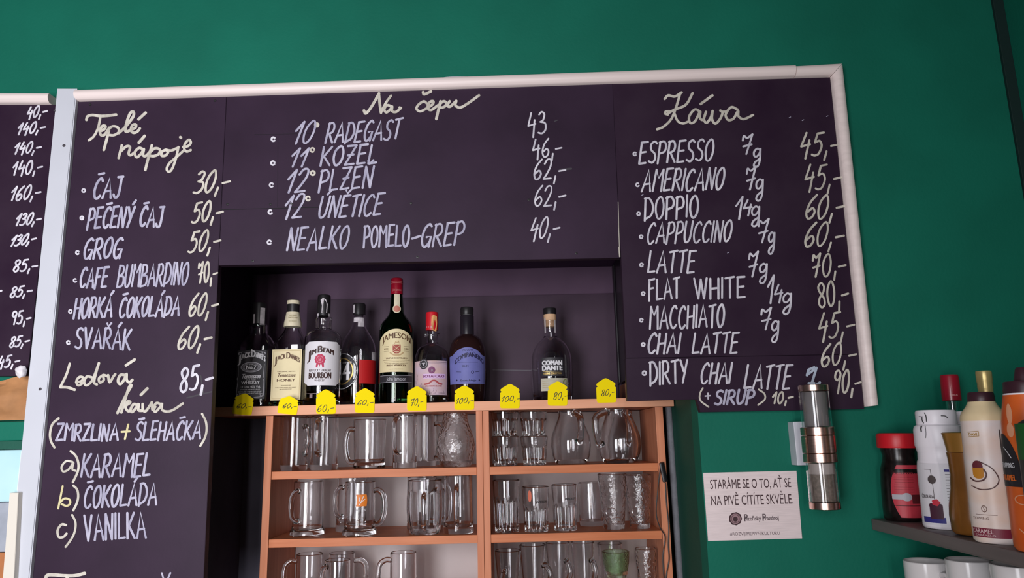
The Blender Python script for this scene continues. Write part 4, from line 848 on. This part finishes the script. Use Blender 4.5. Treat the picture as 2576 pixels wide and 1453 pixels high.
# middle row, right bay
vessel('tumbler', 1276, 1341, 35, 30, 1208, 1.95, S2, 'tall fluted tumbler beside the divider on the middle shelf', 'glass', TUM, facets=(16, .003, .04, .62), wall=.0034, base=.012)
vessel('tumbler', 1350, 1340, 35, 30, 1224, 1.95, S2, 'fluted tumbler with a faint orange print, second on the middle shelf', 'glass', TUM, facets=(14, .003, .04, .55), wall=.0034, base=.014)
vessel('tumbler', 1423, 1337, 33, 29, 1219, 1.96, S2, 'fluted tumbler with small dark lettering on its shoulder', 'glass', TUM, facets=(14, .003, .04, .55), wall=.0034, base=.012)
for o, (w1, y1, px) in ((bpy.data.objects['tumbler.005'], ("JAMESON", 1262, 1350)), (bpy.data.objects['tumbler.006'], ("ABSOLUT", 1254, 1423))):
    P = Vector(o['_at']); kk = px_size(P); zc = onY(px, y1, P.y).z
    f_ = lambda dx, y, P=P, kk=kk, zc=zc, y1=y1: Vector((P.x + (34.4 * kk + .0006) * math.sin(dx / 34.4), P.y - (34.4 * kk + .0006) * math.cos(dx / 34.4), zc + (y1 - y) * kk))
    a = Art(); a.line(w1, 14, y1, 30, 5.5, .02); a.build('print_lettering', f_, INK, o)
    if px == 1350:
        a = Art(); a.ring(-16, 1245, 5, 14, 0, 16); a.build('print_marking', f_, mat('faded_red_print', (.6, .14, .08), .6), o)
vessel('tumbler', 1489, 1326, 31, 31, 1214, 2.05, S2, 'smooth straight tumbler set further back on the middle shelf', 'glass', TUM, wall=.0025, base=.012)
def ringed(px, yb, ht, hb, yt, lab_, Y=1.965):
    r, x, k, h, z = vessel('tall_glass', px, yb, ht, hb, yt, Y, S2, lab_, 'glass', TUM, wall=.003, base=.012, material=RIPGLASS)
    f = lambda dx, y: Vector((x + (hb + 2.6) * k * math.sin(dx / hb), Y - ((hb + 2.6) * k + .0004) * math.cos(dx / hb), z + (yb - y) * h / (yb - yt)))
    bm = bmesh.new(); tube(bm, [f(-8 + 13 * math.cos(2 * math.pi * q / 24), yb - 42 + 14 * math.sin(2 * math.pi * q / 24)) for q in range(25)], .0012, 8); link('embossed_ring', bm, GLASS, r, smooth=True)
ringed(1546, 1334, 37, 26, 1192, 'tall flared hammered glass with embossed ring near the straight tumbler')
ringed(1611, 1331, 35, 25, 1194, 'tall flared hammered glass with embossed ring beside the cabinet wall')
# bottom row
vessel('beer_mug', 776, 1508, 33, 33, 1393, 2.0, S3, 'clear mug on the bottom shelf with handle towards the cabinet side', 'mug', MUG, handle=-80, wall=.003, base=.015, hz=(.2, .86))
vessel('beer_mug', 847, 1515, 32, 33, 1408, 1.945, S3, 'clear mug on the bottom shelf whose handle points at its neighbour', 'mug', MUG, handle=-40, wall=.003, base=.015, hz=(.2, .88), hout=.018)
vessel('beer_mug', 858, 1502, 33, 34, 1391, 2.06, S3, 'clear mug deep on the bottom shelf behind two others', 'mug', MUG, handle=90, wall=.003, base=.015)
vessel('beer_mug', 1014, 1512, 33, 34, 1389, 1.97, S3, 'clear mug standing alone on the bottom shelf', 'mug', MUG, handle=-70, wall=.003, base=.015, hz=(.2, .86))
LG = 'tapered coffee glasses on the bottom shelf'
vessel('latte_glass', 1281, 1545, 34, 24, 1384, 1.945, S3, 'tapered handled glass beside the divider on the bottom shelf', 'glass', LG, handle=-15, wall=.003, base=.014, hz=(.25, .62))
vessel('latte_glass', 1344, 1538, 34, 24, 1370, 1.98, S3, 'tapered handled glass, second on the bottom shelf', 'glass', LG, handle=55, wall=.003, base=.014, hz=(.25, .62), hout=.022)
vessel('latte_glass', 1408, 1532, 31, 23, 1364, 2.01, S3, 'tapered handled glass, third on the bottom shelf', 'glass', LG, handle=38, wall=.003, base=.014, hz=(.25, .66), hout=.016)
vessel('latte_glass', 1472, 1532, 30, 23, 1363, 2.01, S3, 'tapered handled glass beside the green goblet', 'glass', LG, handle=38, wall=.003, base=.014, hz=(.25, .66), hout=.016)
vessel('tall_glass', 1541, 1525, 32, 26, 1366, 2.07, S3, 'plain clear glass behind the green goblet', 'glass', TUM, wall=.003)
vessel('green_goblet', 1556, 1545, 0, 0, 1386, 1.955, S3, 'pale green bubbled goblet on the bottom shelf', 'goblet', None, material=PALEGREENGLASS, prof=[(26, 0), (27, .03), (10, .08), (7, .16), (8, .24), (18, .32), (27, .5), (33, .75), (35, 1)], base=.055, wall=.003)
vessel('tall_glass', 1632, 1528, 27, 22, 1379, 1.97, S3, 'hammered glass leaning slightly beside the green goblet', 'glass', TUM, material=RIPGLASS, wall=.003, tilt=0)

# ------------------------------------------------------------------ steel plaque
pq = tag(slab('steel_plaque', [(1768.8, 1188.8), (2003.8, 1183.5), (2018.2, 1353.5), (1781.7, 1360)], 1.666, Y_WALL, STEEL, None, .0006), 'small brushed metal plaque with brown lettering under the notched board', 'plaque')
a = Art(); a.text("STARÁME SE O TO, AŤ SE", (1787.5, 1229.4), (1990.5, 1224.6), (1785.5, 1206)); a.text("NA PIVĚ CÍTÍTE SKVĚLE.", (1789.5, 1270.5), (1996, 1265.8), (1787.5, 1246)); a.build('plaque_lettering', flat(1.6654), PLATEINK, pq)
a = Art(); a.text("Plzeňský", (1873, 1309), (1914.5, 1308), (1872, 1298), .01); a.text("Prazdroj", (1919, 1307.8), (1959, 1306.8), (1918, 1297), .01); a.text("P", (1873, 1310.5), (1881, 1310.3), (1872, 1292), .01); a.text("P", (1919, 1309.5), (1927, 1309.3), (1918, 1291), .01)
a.text("#ROZVÍJÍMEPIVNÍKULTURU", (1836.5, 1346.2), (1962, 1343.8), (1836, 1338.4)); a.build('small_lettering', flat(1.6654), mat('grey_engraving', (.14, .10, .11), .6), pq)
a = Art(); a.ring(1850, 1304, 16, 16.4, .80, 36, .04, 9); a.ring(1850, 1304, 10.5, 10.8, .9, 30); a.ring(1850, 1305, 6, 6.4, 0, 20); a.build('seal_lettering', flat(1.6654), PLATEINK, pq)
a = Art(); a.ring(1850, 1304, 15.2, 15.6, 0, 30); a.build('seal_lettering', flat(1.6657), mat('rosy_engraving', (.34, .20, .22), .6), pq)

# ------------------------------------------------------------------ wall lamp
LY = 1.588; A0, A1 = onY(2043, 976, LY), onY(2078, 1268, LY); lx = (A0.x + A1.x) / 2; lk = px_size(A0)
zl = lambda y: A0.z + (A1.z - A0.z) * (y - 976) / (1268 - 976)
lamp = thing('wall_lamp', (lx, Y_WALL, zl(1120)), 'copper and glass tube wall lamp next to the steel plaque', 'wall lamp')
def cyl(name, y0, y1, r, material, r_in=0, label=None):
    bm = bmesh.new(); z0, z1 = zl(y1), zl(y0); r *= lk; ri = r_in * lk
    p = [(ri, 0), (r, 0), (r, z1 - z0), (ri, z1 - z0)] if ri else [(0, 0), (r * .97, 0), (r, .001), (r, z1 - z0 - .001), (r * .97, z1 - z0), (0, z1 - z0)]
    lathe(bm, p + ([p[0]] if ri else []), lx, LY, z0, 44)
    if ri: bmesh.ops.remove_doubles(bm, verts=bm.verts, dist=1e-6)
    o = link(name, bm, material, lamp, label=label)
    for pl in o.data.polygons: pl.use_smooth = abs(pl.normal.z) < .5
    o.data.set_sharp_from_angle(angle=math.radians(38))
    return o
cyl('end_cap', 968, 985, 36, COPPER); cyl('end_cap', 1261, 1279, 36.5, COPPER)
cyl('glass_tube', 985.5, 1075, 36, GLASS, 34.2); cyl('glass_tube', 1165, 1260.5, 36, GLASS, 34.2)
cyl('inner_tube', 986, 1074.5, 29, FROST, label='frosted inner tube'); cyl('inner_tube', 1166, 1193, 30, mat('pale_frosted_glass', (.55, .48, .44), .5), label='frosted inner tube'); cyl('inner_tube', 1193.5, 1260, 29, FROSTG, label='sandy inner tube')
for y0, y1 in ((1075.5, 1096), (1097, 1141), (1142, 1164.5)): cyl('metal_band', y0, y1, 40.5, COPPER)
boxo('back_plate', lx - .032, lx + .03, 1.634, Y_WALL - .0005, zl(1173), zl(1060), WHITEP, lamp, .0012, 'white back plate')
boxo('bracket', lx - .014, lx + .014, LY + .024, 1.634, zl(1150), zl(1088), COPPER, lamp, .001)

# ------------------------------------------------------------------ shelf on the right wall and what stands on it
SZ = 1.6 - .187; SX = .764
ws = thing('wall_shelf', (1.0, 1.3, SZ - .024), 'grey-brown shelf on the side wall carrying jars and topping bottles', 'shelf')
bm = bmesh.new(); box(bm, SX, 1.234, .75, Y_WALL - .001, SZ - .024, SZ, .004); link('board', bm, SHELFG, ws)
G = 'jars and bottles on the side shelf'
def jar(name, px, py, ytop, Y, label, cat='bottle'):
    b = Bottle(name, px, py, ytop, Y, label, SZ, None, G, cat)
    b.root.rotation_euler.y = math.radians(1.3); return b
# instant coffee jar, red lid
b = jar('coffee_jar', 2275, 1306, 1086, 1.622, 'dark coffee jar with red lid and red label at the shelf end', 'jar')
b.solid('glass_body', [(42, 1306), (46, 1300), (47, 1270), (46, 1215), (44, 1180), (38, 1160), (36, 1145), (40, 1130), (40, 1126)], COFFEE, 48)
b.solid('lid', [(46, 1126), (47, 1122), (47, 1096), (45, 1090), (40, 1088)], REDCAP2, 44)
a = Art(); a.rect(-32, 1168, 50, 1296, 26, 8); v = []
for x, y in a.v:
    t = (y - 1168) / 128; lim = -24 + 26 * (2 * t - 1) ** 2 * .7; v.append((max(x, lim) if x < 0 else x, y))
a.v = v
Rj = lambda y: (46 if y > 1215 else 46 - (1215 - y) * .10) + .6
L = lab(b, a, b.wrap(Rj), mat('red_paper', (.50, .035, .055), .5))
a = Art(); [a.stroke([(-14 + rnd.uniform(-2, 2), y), (30, y)], .7) for y in range(1186, 1240, 6)]; a.build('label_lettering', b.wrap(Rj, .001), mat('dark_red_ink', (.22, .015, .02), .6), L)
a = Art(); a.ring(10, 1246, 12, 10, 0, 22); a.rect(-22, 1240, 0, 1252, 5, 1); a.build('badge_lettering', b.wrap(Rj, .0012), GREYINK, L)
a = Art(); a.rect(22, 1240, 50, 1262, 6, 1); a.rect(-16, 1266, 50, 1268, 12, 1); a.build('band_lettering', b.wrap(Rj, .0011), mat('maroon_ink', (.10, .008, .012), .6), L)
# white plastic topping bottle with drips
b = jar('topping_bottle', 2385, 1327, 1031, 1.485, 'white plastic bottle with dark drips running down its cap')
WP = [(52, 1327), (55, 1320), (55, 1180), (53, 1163), (51, 1158), (50, 1140), (53, 1126), (54.5, 1122), (54.5, 1082), (52, 1072), (46, 1068), (45, 1066)]
b.solid('body', WP, WPLAST, 48)
b.solid('cap', [(46, 1066), (46.5, 1064), (46.5, 1036), (44, 1031)], WPLAST, 44)
a = Art(); [a.stroke(p, w, True) for p, w in (([(-42, 1047), (-30, 1048)], 2), ([(-33, 1050), (-33, 1058), (-30, 1064)], 3), ([(-25, 1038), (-22, 1046), (-22, 1060)], 2.2), ([(12, 1046), (22, 1047), (26, 1052)], 2.4))]; lab(b, a, b.wrap(46.9), INK, 'drip_marking')
a = Art(); a.stroke([(-36, 1072), (-38, 1078), (-38, 1085)], 4.2, True); a.stroke([(-26, 1072), (-26, 1090), (-28, 1102)], 1.4, True); lab(b, a, b.wrap(55), INK, 'drip_marking')
a = Art(); a.rect(-58, 1166, 60, 1318, 30, 1); L = lab(b, a, b.wrap(55.3), WLABEL)
a = Art(); a.rect(-3, 1176, 48, 1306, 12, 1); a.build('panel_lettering', b.wrap(55.3, .0008), WHITEINK, L)
a = Art(); a.rect(4, 1180, 44, 1186, 10, 1); a.rect(-58, 1298, -2, 1312, 14, 1); a.build('blue_lettering', b.wrap(55.3, .0012), mat('deep_blue_ink', (.03, .025, .2), .6), L)
a = Art(); [a.stroke([(6, y), (6 + rnd.uniform(22, 36), y)], 1.0) for y in range(1192, 1275, 7)]; a.ring(-24, 1206, 9.5, 10.5, 0, 24); a.stroke([(-40, 1181), (-25, 1181), (-24, 1196)], 1.4); a.stroke([(-23, 1216), (-22, 1258)], 1.4); a.line("ČOKOLÁDA", -40, 1252, 34, 8, .01)
a.build('label_lettering', b.wrap(55.3, .0012), mat('warm_grey_ink', (.08, .06, .06), .6), L)
a = Art(); a.rect(-36, 1270, -6, 1302, 10, 1); a.ring(-30, 1270, 7, 6); a.ring(-14, 1270, 8, 6); a.build('cake_lettering', b.wrap(55.3, .0014), mat('dark_berry_ink', (.06, .012, .03), .6), L)
a = Art(); a.ring(-20, 1262, 9, 8, 0, 14, .15, 5); a.build('berry_lettering', b.wrap(55.3, .0017), REDINK, L)
# second white bottle and red-capped bottle behind
b = jar('topping_bottle', 2472, 1318, 1034, 1.535, 'white plastic bottle standing half hidden behind the amber jar')
b.solid('body', [(46, 1318), (48, 1312), (48, 1120), (48, 1082), (48, 1070), (42, 1067)], WPLAST, 40); b.solid('cap', [(43, 1067), (43, 1038), (41, 1034)], WPLAST, 36)
b = jar('syrup_bottle', 2430, 1312, 941, 1.615, 'clear bottle with a tall red foil cap behind the white bottles')
b.glass([(38, 1312), (40, 1305), (40, 1130), (36, 1105), (24, 1085), (16, 1068), (15, 1040), (15, 1012)], GLASS, .003, .01)
b.solid('foil_cap', [(22, 1010), (22, 1000), (21.5, 948), (20, 942)], REDCAP, 36)
a = Art(); a.line("LUXUS", 6, 998, 18, 4.5, .02); lab(b, a, b.wrap(22.2), mat('pale_red_ink', (.7, .3, .3), .5), 'cap_lettering')
# amber jar with brown lid
b = jar('coffee_jar', 2452, 1336, 1086, 1.375, 'amber waisted jar with a gold-brown lid between white and caramel bottles', 'jar')
b.solid('body', [(44, 1333), (50, 1326), (52, 1290), (50, 1265), (43, 1225), (40, 1190), (42, 1150), (44, 1136)], AMBER, 48)
b.solid('lid', [(41, 1135), (42, 1130), (48, 1094), (50, 1088), (46, 1086)], GOLDLID, 44)
# gold-capped bottle behind the caramel bottle
b = jar('syrup_bottle', 2523, 1330, 931, 1.42, 'bottle with pale gold foil cap behind the caramel topping bottle')
b.solid('body', [(42, 1330), (44, 1322), (44, 1120), (36, 1070), (20, 1030), (16, 985)], mat('smoky_glass', (.2, .16, .12), .1), 40)
b.solid('foil_cap', [(16.5, 990), (17, 978), (17.6, 975), (17, 962), (18, 958), (18.4, 936), (17.5, 932)], GOLDCAP, 36)
# caramel topping bottle
b = jar('topping_bottle', 2511, 1354, 985, 1.29, 'caramel topping bottle with swirling beige sleeve and dark brown cap')
RC = lambda y: 52 + max(0, min(1, (y - 1045) / 300)) * 2
b.solid('body', [(48, 1354), (53, 1348), (54, 1320), (53.5, 1200), (52.5, 1080), (51, 1046), (47, 1036), (36, 1022), (30, 1010)], CARAM, 52)
b.solid('collar', [(52.6, 1058), (51.4, 1046), (47.4, 1036), (36.4, 1022), (30.4, 1009)], CARAMCREAM, 48)
b.solid('cap', [(30.5, 1010), (31, 1006), (29.5, 988), (27, 985)], BRCAP, 44)
f0 = b.wrap(54.0); f1 = b.wrap(54.0, .0010); f2 = b.wrap(54.0, .0015)
a = Art(); a.rect(-64, 1318, 40, 1340, 30, 1); L = lab(b, a, f0, mat('maroon_band', (.22, .02, .045), .5), 'label_band')
a = Art(); a.line("CARAMEL", -34, 1330, 52, 10, .01); a.line("CARAMELO", -28, 1337, 48, 5); a.build('label_lettering', f1, mat('pale_pink_print', (.72, .5, .5), .5), L)
a = Art(); a.ring(-26, 1170, 12, 14, 0, 22); L = lab(b, a, f1, mat('burgundy_print', (.14, .02, .03), .5), 'praline_print')
a = Art(); a.rect(-38, 1174, -13, 1192, 8, 1); a.ring(-25, 1192, 12, 8, 0, 18); a.build('caramel_lettering', f2, mat('toffee_print', (.55, .22, .02), .5), L)
a = Art(); a.stroke([(-46, 1199), (-34, 1206), (-16, 1203), (-8, 1190), (-12, 1178)], 3.6, True); a.stroke([(-20, 1158), (4, 1174), (16, 1200), (4, 1220), (-22, 1226), (-46, 1218)], 2.6, True); a.build('swirl_lettering', f2, mat('cocoa_print', (.09, .03, .03), .5), L)
a = Art(); a.ring(-22, 1272, 6.5, 8, .78); a.stroke([(-24, 1268), (-20, 1276)], 1.2); a.line("TOPPING", -34, 1298, 40, 6); a.stroke([(-44, 1286), (4, 1286)], 1); lab(b, a, f1, mat('umber_print', (.17, .09, .07), .5), 'print_lettering')
a = Art(); [a.stroke(p, 1.2) for p in (((-40, 1086), (-14, 1084)), ((-14, 1084), (-14, 1096)), ((-14, 1096), (-40, 1098)))]; a.line("DAVI", -28, 1095, 20, 7, .01); lab(b, a, f1, mat('old_gold_print', (.42, .24, .04), .5), 'brand_lettering')
a = Art(); a.rect(29, 1080, 32, 1290, 2, 10); lab(b, a, f1, MATS['warm_grey_ink'], 'side_lettering')
# orange topping bottle
b = jar('topping_bottle', 2630, 1372, 958, 1.185, 'orange topping bottle with black oval label, cut off by the frame edge')
b.solid('body', [(60, 1372), (66, 1364), (68, 1330), (66, 1180), (60, 1060), (52, 1010), (49, 992)], ORANGE, 52)
b.solid('collar', [(48.5, 992), (48, 988)], WPLAST, 40); b.solid('cap', [(47, 988), (47.5, 980), (46, 972), (46, 962), (44, 958)], BRCAP, 44); b.solid('nozzle', [(22, 958), (19, 945), (15, 926), (12, 922)], BRCAP, 32)
RO = along([(68, 1330), (66, 1180), (60, 1060), (52, 1010), (49, 992)], .7)
a = Art(); a.ring(-80, 1200, 52, 112, 0, 48); a2 = Art(); a2.v = [(x, min(y, 1218)) for x, y in a.v]; a2.f = a.f; L = lab(b, a2, b.wrap(RO, .0006), BLABEL)
a = Art(); a.stroke([(-74, 1122), (-62, 1132), (-50, 1148)], 3, True); a.line("TOPPING", -67, 1172, 46, 12, .01); a.build('label_lettering', b.wrap(RO, .0014), WHITEINK, L)
a = Art(); a.line("CARAMEL", -70, 1203, 52, 14, .02); a.build('label_lettering', b.wrap(RO, .0014), mat('orange_ink', (.75, .15, .02), .5), L)
a = Art(); a.ring(-42, 1040, 8, 26, 0, 20); a.ring(-44, 1080, 10, 18, 0, 20); lab(b, a, b.wrap(RO, .0006), ORPINK, 'print_marking')
a = Art(); a.ring(-34, 1248, 22, 12, .82); a.stroke([(-52, 1318), (-36, 1330)], 3); lab(b, a, b.wrap(RO, .0006), ORPINK, 'print_marking')
# dark bottle with green label
b = jar('syrup_bottle', 2680, 1392, 1010, 1.08, 'dark bottle with green label at the very edge of the picture')
b.solid('body', [(66, 1392), (70, 1384), (70, 1080), (62, 1060), (30, 1040), (24, 1030)], BLACK, 44); b.solid('cap', [(26, 1030), (26, 1012), (24, 1010)], BLACK, 30)
a = Art(); a.rect(-100, 1062, 60, 1150, 30, 1); lab(b, a, b.wrap(70.5), DKGREEN)

# lower shelf with mugs
MZ = onY(2328, 1411, 1.55).z - .098
ls = thing('lower_wall_shelf', (1.0, 1.3, MZ - .024), 'grey-brown lower shelf on the side wall under the white cups', 'shelf')
boxo('board', SX, 1.234, .75, Y_WALL - .001, MZ - .024, MZ, SHELFG, ls, .003)
def cup(px, yt, hw, Y, label, handle=None):
    P = onY(px, yt, Y); k = px_size(P); r = hw * k; x = P.x; h = P.z - MZ; z = MZ + .0004
    root = thing('coffee_cup', (x, Y, z), label, 'cup', 'white cups on the lower side shelf'); bm = bmesh.new()
    lathe(bm, [(0, 0), (r * .66, 0), (r * .8, .006), (r * .93, .03), (r, h * .7), (r, h), (r - .0012, h + .001), (r - .004, h - .001), (r - .005, h * .6), (r * .7, .01), (0, .008)], x, Y, z, 44); link('cup_body', bm, PORC, root, smooth=True)
    if handle is not None:
        a = math.radians(handle); d = Vector((math.sin(a), -math.cos(a), 0)); c = Vector((x, Y, z)); q = lambda rr, t: c + d * rr + Vector((0, 0, t))
        bm = bmesh.new(); tube(bm, smooth_path([q(r - .003, h * .78), q(r + .016, h * .8), q(r + .024, h * .55), q(r + .014, h * .3), q(r * .95 - .002, h * .3)]), .0048, 12, True, 1.3); link('handle', bm, PORC, root, smooth=True)
cup(2329, 1411, 52, 1.55, 'white cup with handle towards the room, first on the lower shelf', 8)
cup(2435, 1408, 52, 1.45, 'white cup in the middle of the lower shelf', None)
cup(2560, 1420, 62, 1.30, 'white cup cut off by the picture corner', -55)

# ------------------------------------------------------------------ things glimpsed beyond the white post
bm = bmesh.new(); bmesh.ops.create_grid(bm, x_segments=14, y_segments=12, size=.5)
KO = onY(76, 1058, 1.655)
for v in bm.verts:
    u, w_ = v.co.x + .5, v.co.y + .5; p = Vector((KO.x - .18 + .18 * u, 1.660, KO.z + .003 + .088 * w_ * (1 - .12 * math.sin(5 * u))))
    cr = noise.noise(Vector((u * 5, w_ * 5, 1.3))); fo = abs(noise.noise(Vector((u * 3 + w_ * 2, w_ * 3, 4.1)))); p.y += -.045 * math.sin(math.pi * u) * math.sin(math.pi * min(1, w_ * .9 + .1)) + (.02 * cr - .03 * fo) * min(1, 3 * (1 - u)); v.co = p
bmesh.ops.solidify(bm, geom=bm.faces[:], thickness=.0008)
tag(link('paper_bag', bm, KRAFT, None, KO, True), 'crumpled brown kraft paper bag behind the white post', 'paper bag')
kl = boxo('green_ledge', -1.6, onY(64, 1100, 1.645).x, 1.640, Y_WALL - .001, onY(20, 1108, 1.64).z, KO.z - .001, GREEN, None, .003); boxo('under_edge', -1.6, onY(64, 1100, 1.645).x, 1.648, Y_WALL - .001, onY(20, 1130, 1.648).z, onY(20, 1108, 1.64).z - .0002, DGREEN, kl, .001, 'dark green lower edge'); tag(kl, 'green painted ledge under the kraft paper bag', 'ledge')
bm = bmesh.new(); C0 = onY(54, 934, 1.628); bmesh.ops.create_icosphere(bm, subdivisions=3, radius=.5)
for v in bm.verts: n_ = 1 + .35 * noise.noise(v.co * 3.1); v.co = Vector((C0.x + v.co.x * .024 * n_, C0.y + v.co.y * .018 * n_, C0.z + v.co.z * .026 * n_))
tag(link('paper_tissue', bm, WLABEL, None, C0, True), 'scrap of white tissue tucked behind the white post', 'tissue')
q = onY(10, 1262, 1.64); qt = onY(10, 1131, 1.64)
tag(boxo('blue_box', -1.5, onY(52, 1200, 1.645).x, 1.643, Y_WALL - .001, q.z, qt.z, PBLUE, None, .004), 'pale blue plastic box under the green ledge', 'box')
tag(slab('cream_board', [(24, 1239), (46, 1239), (28, 1590), (-4, 1590)], 1.624, 1.6375, CREAMP), 'cream painted strip of wood against the foot of the white post', 'board')
tag(boxo('metal_case', -1.5, onY(26, 1300, 1.64).x, 1.642, Y_WALL - .001, onY(5, 1390, 1.63).z, onY(5, 1264, 1.63).z, GREYBLUE, None, .003), 'grey-blue metal case under the pale blue box', 'case')
tag(boxo('wooden_crate', -1.5, onY(16, 1420, 1.64).x, 1.641, Y_WALL - .001, 1.22, onY(5, 1391, 1.63).z, RUST, None, .003), 'orange-brown wooden crate under the grey-blue case', 'crate')

for o in bpy.data.objects:
    if '_at' in o.keys(): del o['_at']
